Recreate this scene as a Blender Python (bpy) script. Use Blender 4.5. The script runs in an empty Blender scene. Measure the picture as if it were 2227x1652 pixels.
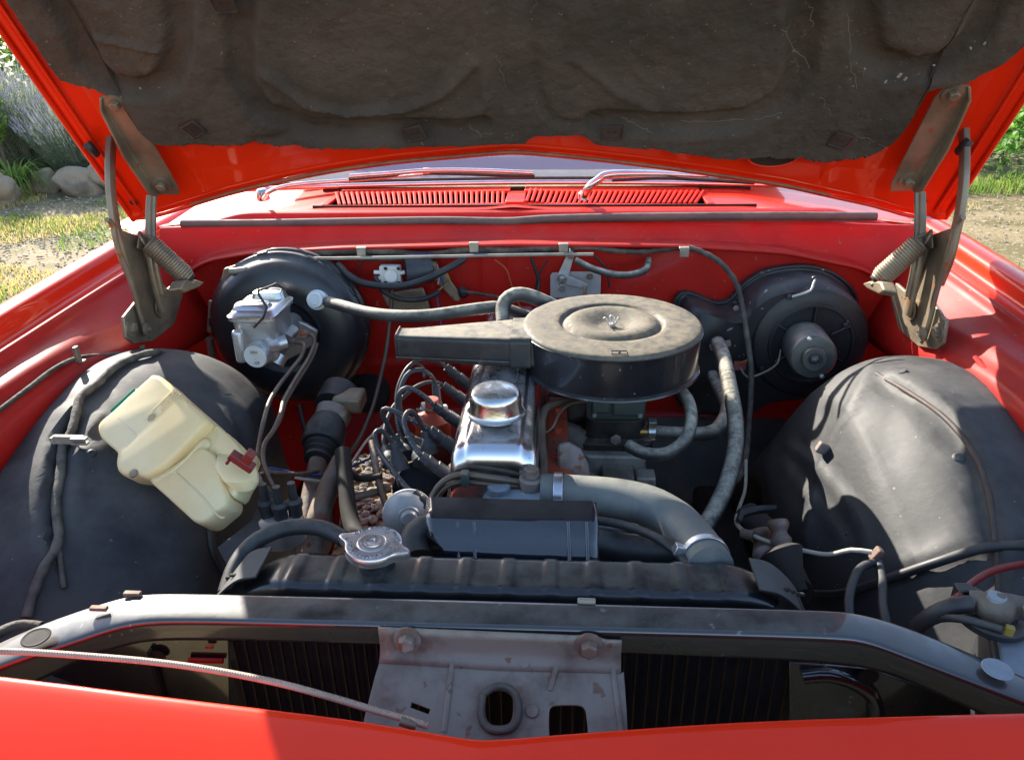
import bpy, bmesh, math, random
import numpy as np
from mathutils import Vector, Matrix, noise
random.seed(7)
SC = bpy.context.scene
COL = SC.collection
# ------------------------------------------------------------------ camera, sky, sun, exposure
FPX, CX, CY = 1672.0, 1113.0, 826.0          # focal length and centre of a 2226 x 1652 picture
TH, PS, RO = math.radians(25), math.radians(3.79), math.radians(-1.05)
CF = Vector((-math.sin(PS)*math.cos(TH), math.cos(PS)*math.cos(TH), -math.sin(TH)))
_r = CF.cross(Vector((0, 0, 1))).normalized(); _u = _r.cross(CF)
CR = _r*math.cos(RO) + _u*math.sin(RO); CU = -_r*math.sin(RO) + _u*math.cos(RO)
CAM = Vector((.06, -.60, 1.38))
cam = bpy.data.cameras.new('camera'); camo = bpy.data.objects.new('camera', cam); COL.objects.link(camo)
cam.sensor_width = 36; cam.lens = FPX/2226*36; cam.clip_start = .02; cam.clip_end = 500
camo.matrix_world = Matrix(((CR.x, CU.x, -CF.x, CAM.x), (CR.y, CU.y, -CF.y, CAM.y), (CR.z, CU.z, -CF.z, CAM.z), (0, 0, 0, 1)))
SC.camera = camo
SUN_AZ, SUN_EL = math.radians(37), math.radians(27)   # azimuth to the left of straight behind the car
SDIR = Vector((-math.sin(SUN_AZ)*math.cos(SUN_EL), math.cos(SUN_AZ)*math.cos(SUN_EL), math.sin(SUN_EL)))
w = bpy.data.worlds.new('World'); SC.world = w; w.use_nodes = True
nt = w.node_tree; nt.nodes.clear()
sky = nt.nodes.new('ShaderNodeTexSky'); sky.sky_type = 'NISHITA'; sky.sun_disc = False
sky.sun_elevation = SUN_EL; sky.sun_rotation = -SUN_AZ
bg = nt.nodes.new('ShaderNodeBackground'); bg.inputs[1].default_value = .145
wo = nt.nodes.new('ShaderNodeOutputWorld')
nt.links.new(sky.outputs[0], bg.inputs[0]); nt.links.new(bg.outputs[0], wo.inputs[0])
sl = bpy.data.lights.new('sun', 'SUN'); sl.energy = 5.0; sl.angle = math.radians(.5); sl.color = (1, .93, .82)
so = bpy.data.objects.new('sun', sl); COL.objects.link(so); so.rotation_euler = SDIR.to_track_quat('Z', 'Y').to_euler()
so.location = (0, 0, 6)
SC.view_settings.view_transform = 'Standard'; SC.view_settings.look = 'None'
SC.view_settings.exposure = 1.52; SC.view_settings.gamma = 1; SC.view_settings.use_curve_mapping = False

# ------------------------------------------------------------------ turning a direction of view into a place
def ray(x, y): return CF + CR*((x-CX)/FPX) - CU*((y-CY)/FPX)
def X(x, y, v): d = ray(x, y); return CAM + d*((v-CAM.x)/d.x)
def Y(x, y, v): d = ray(x, y); return CAM + d*((v-CAM.y)/d.y)
def Z(x, y, v): d = ray(x, y); return CAM + d*((v-CAM.z)/d.z)
PHI = math.radians(55); HP = Vector((0, .80, 1.053))
HD = Vector((0, -math.cos(PHI), math.sin(PHI)))       # up the open hood
HN = Vector((0, -math.sin(PHI), -math.cos(PHI)))      # out of its underside
def H(x, y, off=0):
    d = ray(x, y); return CAM + d*((HP+HN*off-CAM).dot(HN)/d.dot(HN))
def HS(x, y): p = H(x, y); return p.x, (p-HP).dot(HD)  # (X, distance up the hood)
def Hp(xx, s, off=0): return Vector((xx, HP.y, HP.z)) + HD*s + HN*off

# ------------------------------------------------------------------ materials
def mat(name, col, rough=.5, metal=0, col2=None, nsc=8, lo=.4, hi=.65, bump=0, bsc=80, dust=0, dcol=(.32, .28, .2),
        coat=0, spec=.5, sss=0, dustup=.3, spots=None, spsc=60, spth=.72, rvar=.12, alpha=None, coatr=.05, cior=1.5):
    m = bpy.data.materials.new(name); m.use_nodes = True; t = m.node_tree; N = t.nodes; L = t.links
    b = N['Principled BSDF']; b.inputs['Roughness'].default_value = rough; b.inputs['Metallic'].default_value = metal
    b.inputs['Specular IOR Level'].default_value = spec
    b.inputs['Coat Weight'].default_value = coat; b.inputs['Coat Roughness'].default_value = coatr; b.inputs['Coat IOR'].default_value = cior
    if sss: b.inputs['Subsurface Weight'].default_value = sss; b.inputs['Subsurface Radius'].default_value = (.02, .015, .008); b.inputs['Subsurface Scale'].default_value = .6
    tc = N.new('ShaderNodeTexCoord')
    def noi(sc, det=6, r=.6):
        n = N.new('ShaderNodeTexNoise'); n.inputs['Scale'].default_value = sc; n.inputs['Detail'].default_value = det
        n.inputs['Roughness'].default_value = r; L.new(tc.outputs['Object'], n.inputs['Vector']); return n.outputs['Fac']
    def ramp(src, a, c):
        r = N.new('ShaderNodeMapRange'); r.inputs[1].default_value = a; r.inputs[2].default_value = c
        r.interpolation_type = 'SMOOTHSTEP'; L.new(src, r.inputs[0]); return r.outputs[0]
    def mix(f, a, c):
        x = N.new('ShaderNodeMix'); x.data_type = 'RGBA'
        if hasattr(f, 'links') or not isinstance(f, (int, float)): L.new(f, x.inputs[0])
        else: x.inputs[0].default_value = f
        for s, v in ((6, a), (7, c)):
            if isinstance(v, tuple): x.inputs[s].default_value = (*v, 1)
            else: L.new(v, x.inputs[s])
        return x.outputs[2]
    def mth(op, a, c):
        x = N.new('ShaderNodeMath'); x.operation = op
        for s, v in ((0, a), (1, c)):
            if isinstance(v, (int, float)): x.inputs[s].default_value = v
            else: L.new(v, x.inputs[s])
        x.use_clamp = True
        return x.outputs[0]
    c = mix(ramp(noi(nsc), lo, hi), tuple(col), tuple(col2 or [k*.8 for k in col]))
    if spots:
        c = mix(ramp(noi(spsc, 3, .5), spth, spth+.04), c, tuple(spots))
    rf = mth('ADD', mth('MULTIPLY', noi(nsc*3), rvar*2), rough-rvar)
    if dust:
        ge = N.new('ShaderNodeNewGeometry'); sp = N.new('ShaderNodeSeparateXYZ'); L.new(ge.outputs['Normal'], sp.inputs[0])
        up = ramp(sp.outputs[2], dustup, 1.0)
        dn = mth('MULTIPLY', up, ramp(noi(nsc*2.5, 8, .7), .25, .7))
        dm = mth('MULTIPLY', mth('ADD', dn, mth('MULTIPLY', ramp(noi(nsc*1.3, 5, .7), .45, .75), .10)), dust)
        c = mix(dm, c, tuple(dcol)); rf = mth('ADD', rf, mth('MULTIPLY', dm, .5))
        if metal:
            L.new(mth('SUBTRACT', metal, mth('MULTIPLY', dm, metal)), b.inputs['Metallic'])
        if coat:
            L.new(mth('SUBTRACT', coat, mth('MULTIPLY', dm, coat*1.2)), b.inputs['Coat Weight'])
    L.new(c, b.inputs['Base Color']); L.new(rf, b.inputs['Roughness'])
    if bump:
        bp = N.new('ShaderNodeBump'); bp.inputs['Strength'].default_value = 1; bp.inputs['Distance'].default_value = bump
        L.new(noi(bsc, 5, .6), bp.inputs['Height']); L.new(bp.outputs[0], b.inputs['Normal'])
    return m
M = {}
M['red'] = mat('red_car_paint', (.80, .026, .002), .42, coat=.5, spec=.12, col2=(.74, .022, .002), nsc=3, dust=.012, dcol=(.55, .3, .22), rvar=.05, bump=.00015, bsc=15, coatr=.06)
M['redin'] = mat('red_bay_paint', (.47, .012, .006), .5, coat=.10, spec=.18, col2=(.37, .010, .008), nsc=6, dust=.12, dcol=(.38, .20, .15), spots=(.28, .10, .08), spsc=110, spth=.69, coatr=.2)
M['beam'] = mat('gloss_black_support', (.012, .012, .014), .3, coat=.85, col2=(.02, .02, .02), nsc=9, dust=.55, dcol=(.15, .145, .13), dustup=.88, bump=.0002, bsc=40, coatr=.07, cior=1.8, spots=(.14, .14, .13), spsc=70, spth=.70)
M['tank'] = mat('black_tank_paint', (.012, .012, .014), .3, coat=.5, col2=(.018, .018, .02), nsc=12, dust=.5, dcol=(.16, .15, .12), dustup=.9, coatr=.1)
M['gloss'] = mat('gloss_black_guard', (.012, .013, .018), .28, coat=.9, col2=(.016, .017, .022), nsc=9, dust=.25, dcol=(.2, .18, .14), dustup=.93, coatr=.08, bump=.0002, bsc=30, cior=1.65)
M['capm'] = mat('bright_cap_metal', (.60, .57, .56), .22, .85, col2=(.45, .42, .41), nsc=25, dust=.25, dcol=(.5, .45, .4))
M['distcap'] = mat('dull_black_distributor_cap', (.012, .014, .02), .6, col2=(.02, .022, .03), nsc=20, spec=.12)
M['apron'] = mat('satin_black_apron', (.018, .019, .022), .58, spec=.4, coat=.08, coatr=.45, col2=(.035, .035, .036), nsc=4, lo=.35, hi=.75, dust=.45, dcol=(.17, .165, .15), bump=.0006, bsc=60, spots=(.22, .21, .19), spsc=140, spth=.72)
M['black'] = mat('black_enamel', (.010, .010, .013), .30, coat=.4, col2=(.016, .016, .02), nsc=14, dust=.25, dcol=(.2, .18, .14), spots=(.2, .18, .16), spsc=120, spth=.695)
M['booster'] = mat('black_booster_paint', (.013, .015, .019), .36, coat=.25, col2=(.022, .022, .024), nsc=8, dust=.3, dcol=(.3, .27, .22), coatr=.3)
M['lid'] = mat('dusty_black_lid', (.05, .047, .04), .5, col2=(.09, .08, .06), nsc=26, dust=.9, dcol=(.22, .185, .13), dustup=.1, spots=(.25, .12, .06), spsc=45, spth=.66, bump=.0004, bsc=150)
M['snork'] = mat('snorkel_paint', (.014, .015, .02), .38, col2=(.03, .03, .03), nsc=14, dust=1, dcol=(.30, .26, .19), dustup=.6, spots=(.2, .08, .04), spsc=40, spth=.70, bump=.0003, bsc=120)
M['chrome'] = mat('chrome', (.72, .72, .74), .10, 1, col2=(.62, .62, .62), nsc=20, dust=.38, dcol=(.3, .26, .2), dustup=.75, rvar=.05, spots=(.2, .15, .1), spsc=130, spth=.72)
M['chromed'] = mat('dusty_chrome', (.66, .66, .66), .16, 1, col2=(.5, .48, .45), nsc=22, dust=.8, dcol=(.34, .30, .22), dustup=.55, rvar=.08, bump=.0002, bsc=250)
M['alu'] = mat('cast_aluminium', (.58, .58, .58), .42, .85, col2=(.45, .45, .45), nsc=14, dust=.2, bump=.0002, bsc=180)
M['rocker'] = mat('dusty_chromed_cover', (.66, .66, .69), .19, 1, col2=(.66, .65, .66), nsc=16, dust=.42, dcol=(.50, .47, .44), dustup=.72, rvar=.07, spots=(.3, .22, .16), spsc=120, spth=.68)
M['redvent'] = mat('red_grille_paint', (.66, .022, .003), .5, spec=.12, col2=(.55, .015, .006), nsc=9)
M['zinc'] = mat('zinc_plate', (.6, .6, .64), .28, .9, col2=(.5, .52, .42), nsc=25, dust=.15)
M['hinge'] = mat('grimy_hinge_steel', (.30, .24, .165), .46, .5, col2=(.19, .145, .10), nsc=12, dust=.35, dcol=(.33, .26, .18), spots=(.36, .13, .05), spsc=40, spth=.66, bump=.0004, bsc=160)
M['rust'] = mat('rusty_steel', (.16, .10, .075), .65, .3, col2=(.30, .25, .22), nsc=16, dust=.3, spots=(.25, .07, .03), spsc=50, spth=.6, bump=.0006, bsc=150)
M['bracket'] = mat('pitted_latch_plate', (.25, .215, .175), .5, .25, col2=(.13, .088, .065), nsc=16, lo=.40, hi=.64, dust=.25, dcol=(.40, .34, .28), spots=(.17, .085, .055), spsc=60, spth=.63, bump=.0005, bsc=130)
M['rubber'] = mat('black_rubber', (.018, .018, .02), .5, col2=(.03, .03, .032), nsc=20, dust=.3, dcol=(.24, .22, .18), dustup=.4)
M['hose'] = mat('dusty_rubber_hose', (.030, .030, .030), .55, col2=(.05, .047, .043), nsc=20, dust=1, dcol=(.55, .50, .39), dustup=.1, bump=.0003, bsc=200)  # dust on upward faces, paled to carry the sunlit hose tops
M['bighose'] = mat('grey_radiator_hose', (.11, .12, .12), .45, col2=(.19, .195, .175), nsc=12, dust=.6, dcol=(.22, .22, .18), dustup=.4, bump=.0003, bsc=160)
M['seal'] = mat('grey_rubber_seal', (.06, .063, .06), .55, col2=(.09, .09, .08), nsc=14, dust=.6, dcol=(.28, .27, .22), dustup=.3)
M['cream'] = mat('cream_washer_plastic', (.90, .74, .42), .40, col2=(.84, .63, .30), nsc=5, sss=.35, dust=.12, dcol=(.4, .28, .12), spots=(.45, .27, .1), spsc=26, spth=.75, rvar=.05)
M['green'] = mat('green_plastic', (.01, .16, .07), .3, col2=(.015, .22, .10), nsc=10)
M['white'] = mat('white_plastic', (.72, .70, .66), .4, col2=(.6, .58, .52), nsc=15, dust=.25)
M['pearl'] = mat('translucent_white_plastic', (.7, .74, .76), .25, sss=.3, nsc=12)
M['plast'] = mat('black_plastic', (.016, .016, .018), .42, col2=(.026, .026, .03), nsc=12, dust=.3, dcol=(.2, .18, .15), spots=(.28, .27, .25), spsc=75, spth=.70)
M['palealu'] = mat('pale_dull_aluminium', (.55, .54, .52), .45, .35, col2=(.42, .41, .39), nsc=18, dust=.2)
M['lead'] = mat('blue_black_lead', (.028, .032, .040), .52, col2=(.04, .045, .055), nsc=16, dust=.25, dcol=(.2, .19, .16))
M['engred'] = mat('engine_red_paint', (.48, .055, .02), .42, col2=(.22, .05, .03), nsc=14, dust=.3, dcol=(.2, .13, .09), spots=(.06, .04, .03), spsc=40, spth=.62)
M['iron'] = mat('dirty_cast_iron', (.085, .075, .065), .7, .2, col2=(.17, .14, .11), nsc=14, dust=.4, dcol=(.28, .24, .18), bump=.0012, bsc=110)
M['manif'] = mat('stained_alloy_manifold', (.38, .36, .32), .55, .4, col2=(.12, .10, .085), nsc=12, dust=.3, bump=.0009, bsc=120)
M['carb'] = mat('grey_green_carburettor', (.085, .105, .095), .45, .5, col2=(.13, .14, .12), nsc=12, dust=.25, bump=.0003, bsc=120)
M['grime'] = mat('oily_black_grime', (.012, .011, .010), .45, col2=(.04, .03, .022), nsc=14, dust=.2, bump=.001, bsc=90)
M['housing'] = mat('pale_blue_grey_housing', (.25, .30, .35), .5, .1, col2=(.19, .235, .28), nsc=18, dust=.3, dcol=(.4, .4, .36), spots=(.5, .5, .36), spsc=35, spth=.70, bump=.0006, bsc=150)
M['pipe'] = mat('brown_metal_pipe', (.13, .085, .065), .42, .5, col2=(.18, .13, .09), nsc=20, dust=.3)
M['tape'] = mat('cloth_taped_loom', (.035, .03, .025), .7, col2=(.12, .105, .085), nsc=26, dust=.5, dcol=(.22, .19, .15), bump=.002, bsc=160, dustup=.1)
M['relcable'] = mat('reddish_cable_sheath', (.38, .27, .21), .45, .3, col2=(.27, .19, .15), nsc=26, dust=.3, dcol=(.45, .38, .3))
M['cable'] = mat('pale_conduit', (.34, .31, .25), .5, .3, col2=(.2, .17, .13), nsc=16, dust=.3)
M['pad'] = mat('fibrous_insulation', (.045, .036, .028), .9, col2=(.10, .075, .058), nsc=6, lo=.25, hi=.8, bump=.0035, bsc=120, spots=(.22, .18, .13), spsc=190, spth=.70, spec=.3)
M['core'] = mat('radiator_core_black', (.012, .011, .010), .7, col2=(.025, .02, .016), nsc=20)
M['fin'] = mat('radiator_tube_edge', (.055, .045, .03), .5, .3, col2=(.025, .022, .016), nsc=30)
M['dark'] = mat('dark_underbay', (.012, .010, .009), .8, col2=(.03, .022, .016), nsc=12)
M['web'] = mat('cobweb', (.30, .25, .18), .9)
M['brass'] = mat('brass', (.45, .30, .10), .35, .9, dust=.2)
for n, c in dict(w_red=(.22, .018, .015), w_blue=(.02, .05, .25), w_white=(.55, .5, .4), w_yellow=(.34, .26, .05), w_orange=(.45, .1, .02), w_black=(.02, .02, .02), w_pink=(.32, .08, .08), w_print=(.5, .5, .45)).items():
    M[n] = mat('wire_'+n[2:], c, .45, dust=.2)
M['batt'] = mat('battery_case', (.03, .032, .036), .4, dust=.3)
M['glassd'] = mat('dash_dark', (.02, .022, .024), .5, dust=.3)
M['sealer'] = mat('brown_seam_sealer', (.26, .07, .03), .55, col2=(.36, .12, .06), nsc=30)
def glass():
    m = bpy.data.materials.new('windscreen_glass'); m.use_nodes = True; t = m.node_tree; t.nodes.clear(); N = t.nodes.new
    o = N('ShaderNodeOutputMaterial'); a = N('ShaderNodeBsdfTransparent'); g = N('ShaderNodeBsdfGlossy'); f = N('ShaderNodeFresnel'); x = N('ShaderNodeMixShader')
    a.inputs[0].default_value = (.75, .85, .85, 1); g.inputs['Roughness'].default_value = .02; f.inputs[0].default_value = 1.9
    sky_tint = N('ShaderNodeBsdfDiffuse'); sky_tint.inputs[0].default_value = (.34, .50, .62, 1); y = N('ShaderNodeMixShader'); y.inputs[0].default_value = .52  # pale blue diffuse layer: sky reflection put into the glass colour
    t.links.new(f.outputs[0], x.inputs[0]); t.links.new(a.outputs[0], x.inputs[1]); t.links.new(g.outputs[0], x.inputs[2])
    t.links.new(x.outputs[0], y.inputs[1]); t.links.new(sky_tint.outputs[0], y.inputs[2]); t.links.new(y.outputs[0], o.inputs[0])
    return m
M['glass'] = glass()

# ------------------------------------------------------------------ mesh helpers: each call makes ONE object
def obj(name, vs, fs, m, parent=None, label=None, smooth=True, ang=40, bev=0, seg=2, sub=0, kind=None):
    me = bpy.data.meshes.new(name); me.from_pydata([tuple(v) for v in vs], [], fs)
    b = bmesh.new(); b.from_mesh(me); bmesh.ops.recalc_face_normals(b, faces=b.faces); b.to_mesh(me); b.free()
    return link(name, me, m, parent, label, smooth, ang, bev, seg, sub, kind)
def link(name, me, m, parent=None, label=None, smooth=True, ang=40, bev=0, seg=2, sub=0, kind=None):
    me.materials.clear(); me.materials.append(M[m] if isinstance(m, str) else m)
    if smooth:
        me.shade_smooth()
        if not sub: me.set_sharp_from_angle(angle=math.radians(ang))
    o = bpy.data.objects.new(name, me); COL.objects.link(o)
    if parent is not None: o.parent = parent
    if bev:
        q = o.modifiers.new('bevel', 'BEVEL'); q.width = bev; q.segments = seg; q.limit_method = 'ANGLE'; q.angle_limit = math.radians(35)
    if sub:
        q = o.modifiers.new('sub', 'SUBSURF'); q.levels = q.render_levels = sub
    if label: o['label'] = label
    if kind: o['kind'] = kind
    return o
class MB:
    """collects shapes for one mesh"""
    def __init__(s): s.v = []; s.f = []
    def add(s, vs, fs):
        n = len(s.v); s.v += [Vector(v) for v in vs]; s.f += [tuple(i+n for i in f) for f in fs]; return s
    def box(s, c, d, R=None):
        c = Vector(c); vs = []
        for i in (-1, 1):
            for j in (-1, 1):
                for k in (-1, 1):
                    q = Vector((i*d[0]/2, j*d[1]/2, k*d[2]/2)); vs.append(c+(R @ q if R else q))
        return s.add(vs, [(0, 1, 3, 2), (4, 6, 7, 5), (0, 4, 5, 1), (2, 3, 7, 6), (0, 2, 6, 4), (1, 5, 7, 3)])
    def tube(s, pts, r, n=10, step=None, smooth=True, rf=None):
        vs, fs = tube_geo(pts, r, n, step, smooth, rf); return s.add(vs, fs)
    def lathe(s, prof, c, ax, n=32, up=None):
        vs, fs = lathe_geo(prof, c, ax, n, up); return s.add(vs, fs)
    def hexbolt(s, c, ax, r, h, wr=None):
        if wr: s.lathe([(0, 0), (wr, 0), (wr, h*.25), (0, h*.25)], c, ax, 20)
        s.lathe([(0, h*.2), (r, h*.2), (r, h*.9), (r*.8, h), (0, h)], c, ax, 6); return s
    def loft(s, rings, cap=True):
        vs = [v for r in rings for v in r]; n = len(rings[0]); fs = []
        for i in range(len(rings)-1):
            for j in range(n): fs.append((i*n+j, i*n+(j+1) % n, (i+1)*n+(j+1) % n, (i+1)*n+j))
        if cap: fs.append(tuple(range(n-1, -1, -1))); fs.append(tuple((len(rings)-1)*n+j for j in range(n)))
        return s.add(vs, fs)
    def prism(s, pts, d):
        n = len(pts); d = Vector(d); pts = [Vector(p) for p in pts]
        return s.add(pts+[p+d for p in pts], [tuple(range(n-1, -1, -1)), tuple(range(n, 2*n))]+[(i, (i+1) % n, n+(i+1) % n, n+i) for i in range(n)])
    def go(s, name, m, parent=None, label=None, **k): return obj(name, s.v, s.f, m, parent, label, **k)
def cat(pts, step=None, closed=False):
    """Catmull-Rom through the points; last components may carry a radius"""
    P = [tuple(p) for p in pts]
    if len(P) < 3: 
        return P
    out = []
    A = [np.array(p, float) for p in P]; n = len(A)
    rng = range(n if closed else n-1)
    for i in rng:
        p1, p2 = A[i], A[(i+1) % n]
        p0 = A[i-1] if (i > 0 or closed) else 2*p1-p2
        p3 = A[(i+2) % n] if (i+2 < n or closed) else 2*p2-p1
        L = np.linalg.norm((p2-p1)[:3]); k = max(2, int(math.ceil(L/step))) if step else 8
        k = min(k, 400)
        for j in range(k):
            t = j/k
            out.append(.5*((2*p1)+(-p0+p2)*t+(2*p0-5*p1+4*p2-p3)*t*t+(-p0+3*p1-3*p2+p3)*t**3))
    if not closed: out.append(A[-1])
    return out
def tube_geo(pts, r, n=10, step=None, smooth=True, rf=None):
    P = cat(pts, step) if smooth else [np.array(p, float) for p in pts]
    P = [Vector(p[:3]) for p in P]; m = len(P)
    T = [(P[min(i+1, m-1)]-P[max(i-1, 0)]).normalized() for i in range(m)]
    up = Vector((0, 0, 1)) if abs(T[0].z) < .9 else Vector((1, 0, 0))
    nrm = (up-T[0]*up.dot(T[0])).normalized(); vs = []; fs = []; s = 0
    for i in range(m):
        if i: s += (P[i]-P[i-1]).length; nrm = (nrm-T[i]*nrm.dot(T[i])).normalized()
        b = T[i].cross(nrm); rr = rf(s, i/(m-1)) if rf else (r(i/(m-1)) if callable(r) else r)
        for j in range(n):
            a = 2*math.pi*j/n; vs.append(P[i]+(nrm*math.cos(a)+b*math.sin(a))*rr)
    for i in range(m-1):
        for j in range(n): fs.append((i*n+j, i*n+(j+1) % n, (i+1)*n+(j+1) % n, (i+1)*n+j))
    fs.append(tuple(range(n-1, -1, -1))); fs.append(tuple((m-1)*n+j for j in range(n)))
    return vs, fs
def frame(ax, up=None):
    z = Vector(ax).normalized(); u = Vector(up) if up else (Vector((0, 0, 1)) if abs(z.z) < .9 else Vector((1, 0, 0)))
    x = (u-z*u.dot(z)).normalized(); return x, z.cross(x), z
def lathe_geo(prof, c, ax, n=32, up=None):
    x, y, z = frame(ax, up); c = Vector(c); vs = []; fs = []; m = len(prof)
    for r, h in prof:
        for j in range(n):
            a = 2*math.pi*j/n; vs.append(c+z*h+(x*math.cos(a)+y*math.sin(a))*max(r, 1e-5))
    for i in range(m-1):
        for j in range(n): fs.append((i*n+j, i*n+(j+1) % n, (i+1)*n+(j+1) % n, (i+1)*n+j))
    if prof[0][0] > 1e-4: fs.append(tuple(range(n-1, -1, -1)))
    if prof[-1][0] > 1e-4: fs.append(tuple((m-1)*n+j for j in range(n)))
    return vs, fs
def tube(name, pts, r, m, parent, n=10, step=.012, label=None, smooth=True, rf=None, kind=None):
    vs, fs = tube_geo(pts, r, n, step, smooth, rf); return obj(name, vs, fs, m, parent, label, ang=50, kind=kind)
def lathe(name, prof, c, ax, m, parent, n=48, label=None, up=None, ang=35):
    vs, fs = lathe_geo(prof, c, ax, n, up); return obj(name, vs, fs, m, parent, label, ang=ang)
def box(name, c, d, m, parent, bev=.003, label=None, R=None, seg=2):
    return MB().box(c, d, R).go(name, m, parent, label, bev=bev, seg=seg)
def rrect(c, ux, uy, wx, wy, r, n=5):
    """ring of a rounded rectangle"""
    c = Vector(c); out = []
    for sx, sy, a0 in ((1, 1, 0), (-1, 1, 90), (-1, -1, 180), (1, -1, 270)):
        for k in range(n+1):
            a = math.radians(a0+90*k/n)
            out.append(c+ux*(sx*(wx/2-r)+r*math.cos(a))+uy*(sy*(wy/2-r)+r*math.sin(a)))
    return out
def grid(name, rows, m, parent, label=None, sub=0, thick=0, **k):
    n = len(rows[0]); vs = [v for r in rows for v in r]; fs = []
    for i in range(len(rows)-1):
        for j in range(n-1): fs.append((i*n+j, i*n+j+1, (i+1)*n+j+1, (i+1)*n+j))
    o = obj(name, vs, fs, m, parent, label, sub=sub, **k)
    if thick:
        q = o.modifiers.new('solid', 'SOLIDIFY'); q.thickness = thick; q.offset = 0
    return o
def plate(name, outer, holes, org, ux, uy, th, m, parent, bev=.001, label=None):
    """flat plate with holes: 2D outlines in the frame org, ux, uy, thickness th towards ux x uy"""
    cu = bpy.data.curves.new(name, 'CURVE'); cu.dimensions = '2D'; cu.fill_mode = 'BOTH'; cu.extrude = th/2; cu.bevel_depth = bev; cu.bevel_resolution = 1; cu.offset = -bev
    for pts in [outer]+list(holes):
        sp = cu.splines.new('POLY'); sp.points.add(len(pts)-1); sp.use_cyclic_u = True
        for p, q in zip(sp.points, pts): p.co = (q[0], q[1], 0, 1)
    t = bpy.data.objects.new(name, cu); COL.objects.link(t)
    bpy.context.view_layer.update()
    me = bpy.data.meshes.new_from_object(t.evaluated_get(bpy.context.evaluated_depsgraph_get()))
    bpy.data.objects.remove(t); bpy.data.curves.remove(cu)
    uz = ux.cross(uy).normalized()
    me.transform(Matrix(((ux.x, uy.x, uz.x, org.x+uz.x*th/2), (ux.y, uy.y, uz.y, org.y+uz.y*th/2), (ux.z, uy.z, uz.z, org.z+uz.z*th/2), (0, 0, 0, 1))))
    me.name = name
    return link(name, me, m, parent, label, ang=30)
def text(name, s, size, org, ux, uy, th, m, parent, align='CENTER'):
    cu = bpy.data.curves.new(name, 'FONT'); cu.body = s; cu.size = size; cu.extrude = th; cu.align_x = align; cu.align_y = 'CENTER'; cu.resolution_u = 2
    t = bpy.data.objects.new(name, cu); COL.objects.link(t); bpy.context.view_layer.update()
    me = bpy.data.meshes.new_from_object(t.evaluated_get(bpy.context.evaluated_depsgraph_get()))
    bpy.data.objects.remove(t); bpy.data.curves.remove(cu); uz = ux.cross(uy).normalized(); me.name = name
    me.transform(Matrix(((ux.x, uy.x, uz.x, org.x), (ux.y, uy.y, uz.y, org.y), (ux.z, uy.z, uz.z, org.z), (0, 0, 0, 1))))
    if parent == 'MESH': return me
    return link(name, me, m, parent, smooth=False)
def joinme(mes):
    b = bmesh.new()
    for me in mes: b.from_mesh(me)
    o = bpy.data.meshes.new('joined'); b.to_mesh(o); b.free(); return o
from mathutils.bvhtree import BVHTree
def surf(o, pts, off=.004, fb=.3):
    """points of view dropped onto the surface of o, lifted by off"""
    b = BVHTree.FromPolygons([v.co.copy() for v in o.data.vertices], [tuple(p.vertices) for p in o.data.polygons]); out = []
    for p in pts:
        d = ray(p[0], p[1]).normalized(); h = b.ray_cast(CAM, d)
        if h[0] is None: out.append(Y(p[0], p[1], fb)); continue
        n = h[1] if h[1].dot(d) < 0 else -h[1]; out.append(h[0]+n*(p[2] if len(p) > 2 else off))
    return out
def surfn(o, x, y):
    b = BVHTree.FromPolygons([v.co.copy() for v in o.data.vertices], [tuple(p.vertices) for p in o.data.polygons]); d = ray(x, y).normalized(); h = b.ray_cast(CAM, d)
    return (h[0], h[1] if h[1].dot(d) < 0 else -h[1]) if h[0] is not None else (Y(x, y, .3), VZ)
M['motor'] = mat('grey_motor_case', (.13, .135, .13), .38, .6, col2=(.09, .09, .09), nsc=12, dust=.5, dcol=(.4, .37, .3))
M['seamrust'] = mat('rust_tinted_seam', (.06, .035, .025), .6, col2=(.035, .03, .03), nsc=20, dust=.3, dcol=(.2, .15, .12))
VX, VY, VZ = Vector((1, 0, 0)), Vector((0, 1, 0)), Vector((0, 0, 1))
def lerp(tab, x):
    return float(np.interp(x, [t[0] for t in tab], [t[1] for t in tab]))
def polydist(px, py, line):
    """distance from arrays px, py to a polyline"""
    d = np.full(px.shape, 1e9)
    for (x0, y0), (x1, y1) in zip(line[:-1], line[1:]):
        vx, vy = x1-x0, y1-y0; t = np.clip(((px-x0)*vx+(py-y0)*vy)/(vx*vx+vy*vy+1e-12), 0, 1)
        d = np.minimum(d, np.hypot(px-x0-t*vx, py-y0-t*vy))
    return d
def empty(name, loc, label, cat_, group=None):
    o = bpy.data.objects.new(name, None); COL.objects.link(o); o.location = loc; o['label'] = label; o['category'] = cat_; o.empty_display_size = .2
    if group: o['group'] = group
    return o
CAR = empty('classic_car', (0, 0, 0), 'red classic car with its hood propped open over a grimy six cylinder engine bay', 'car')
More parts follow.
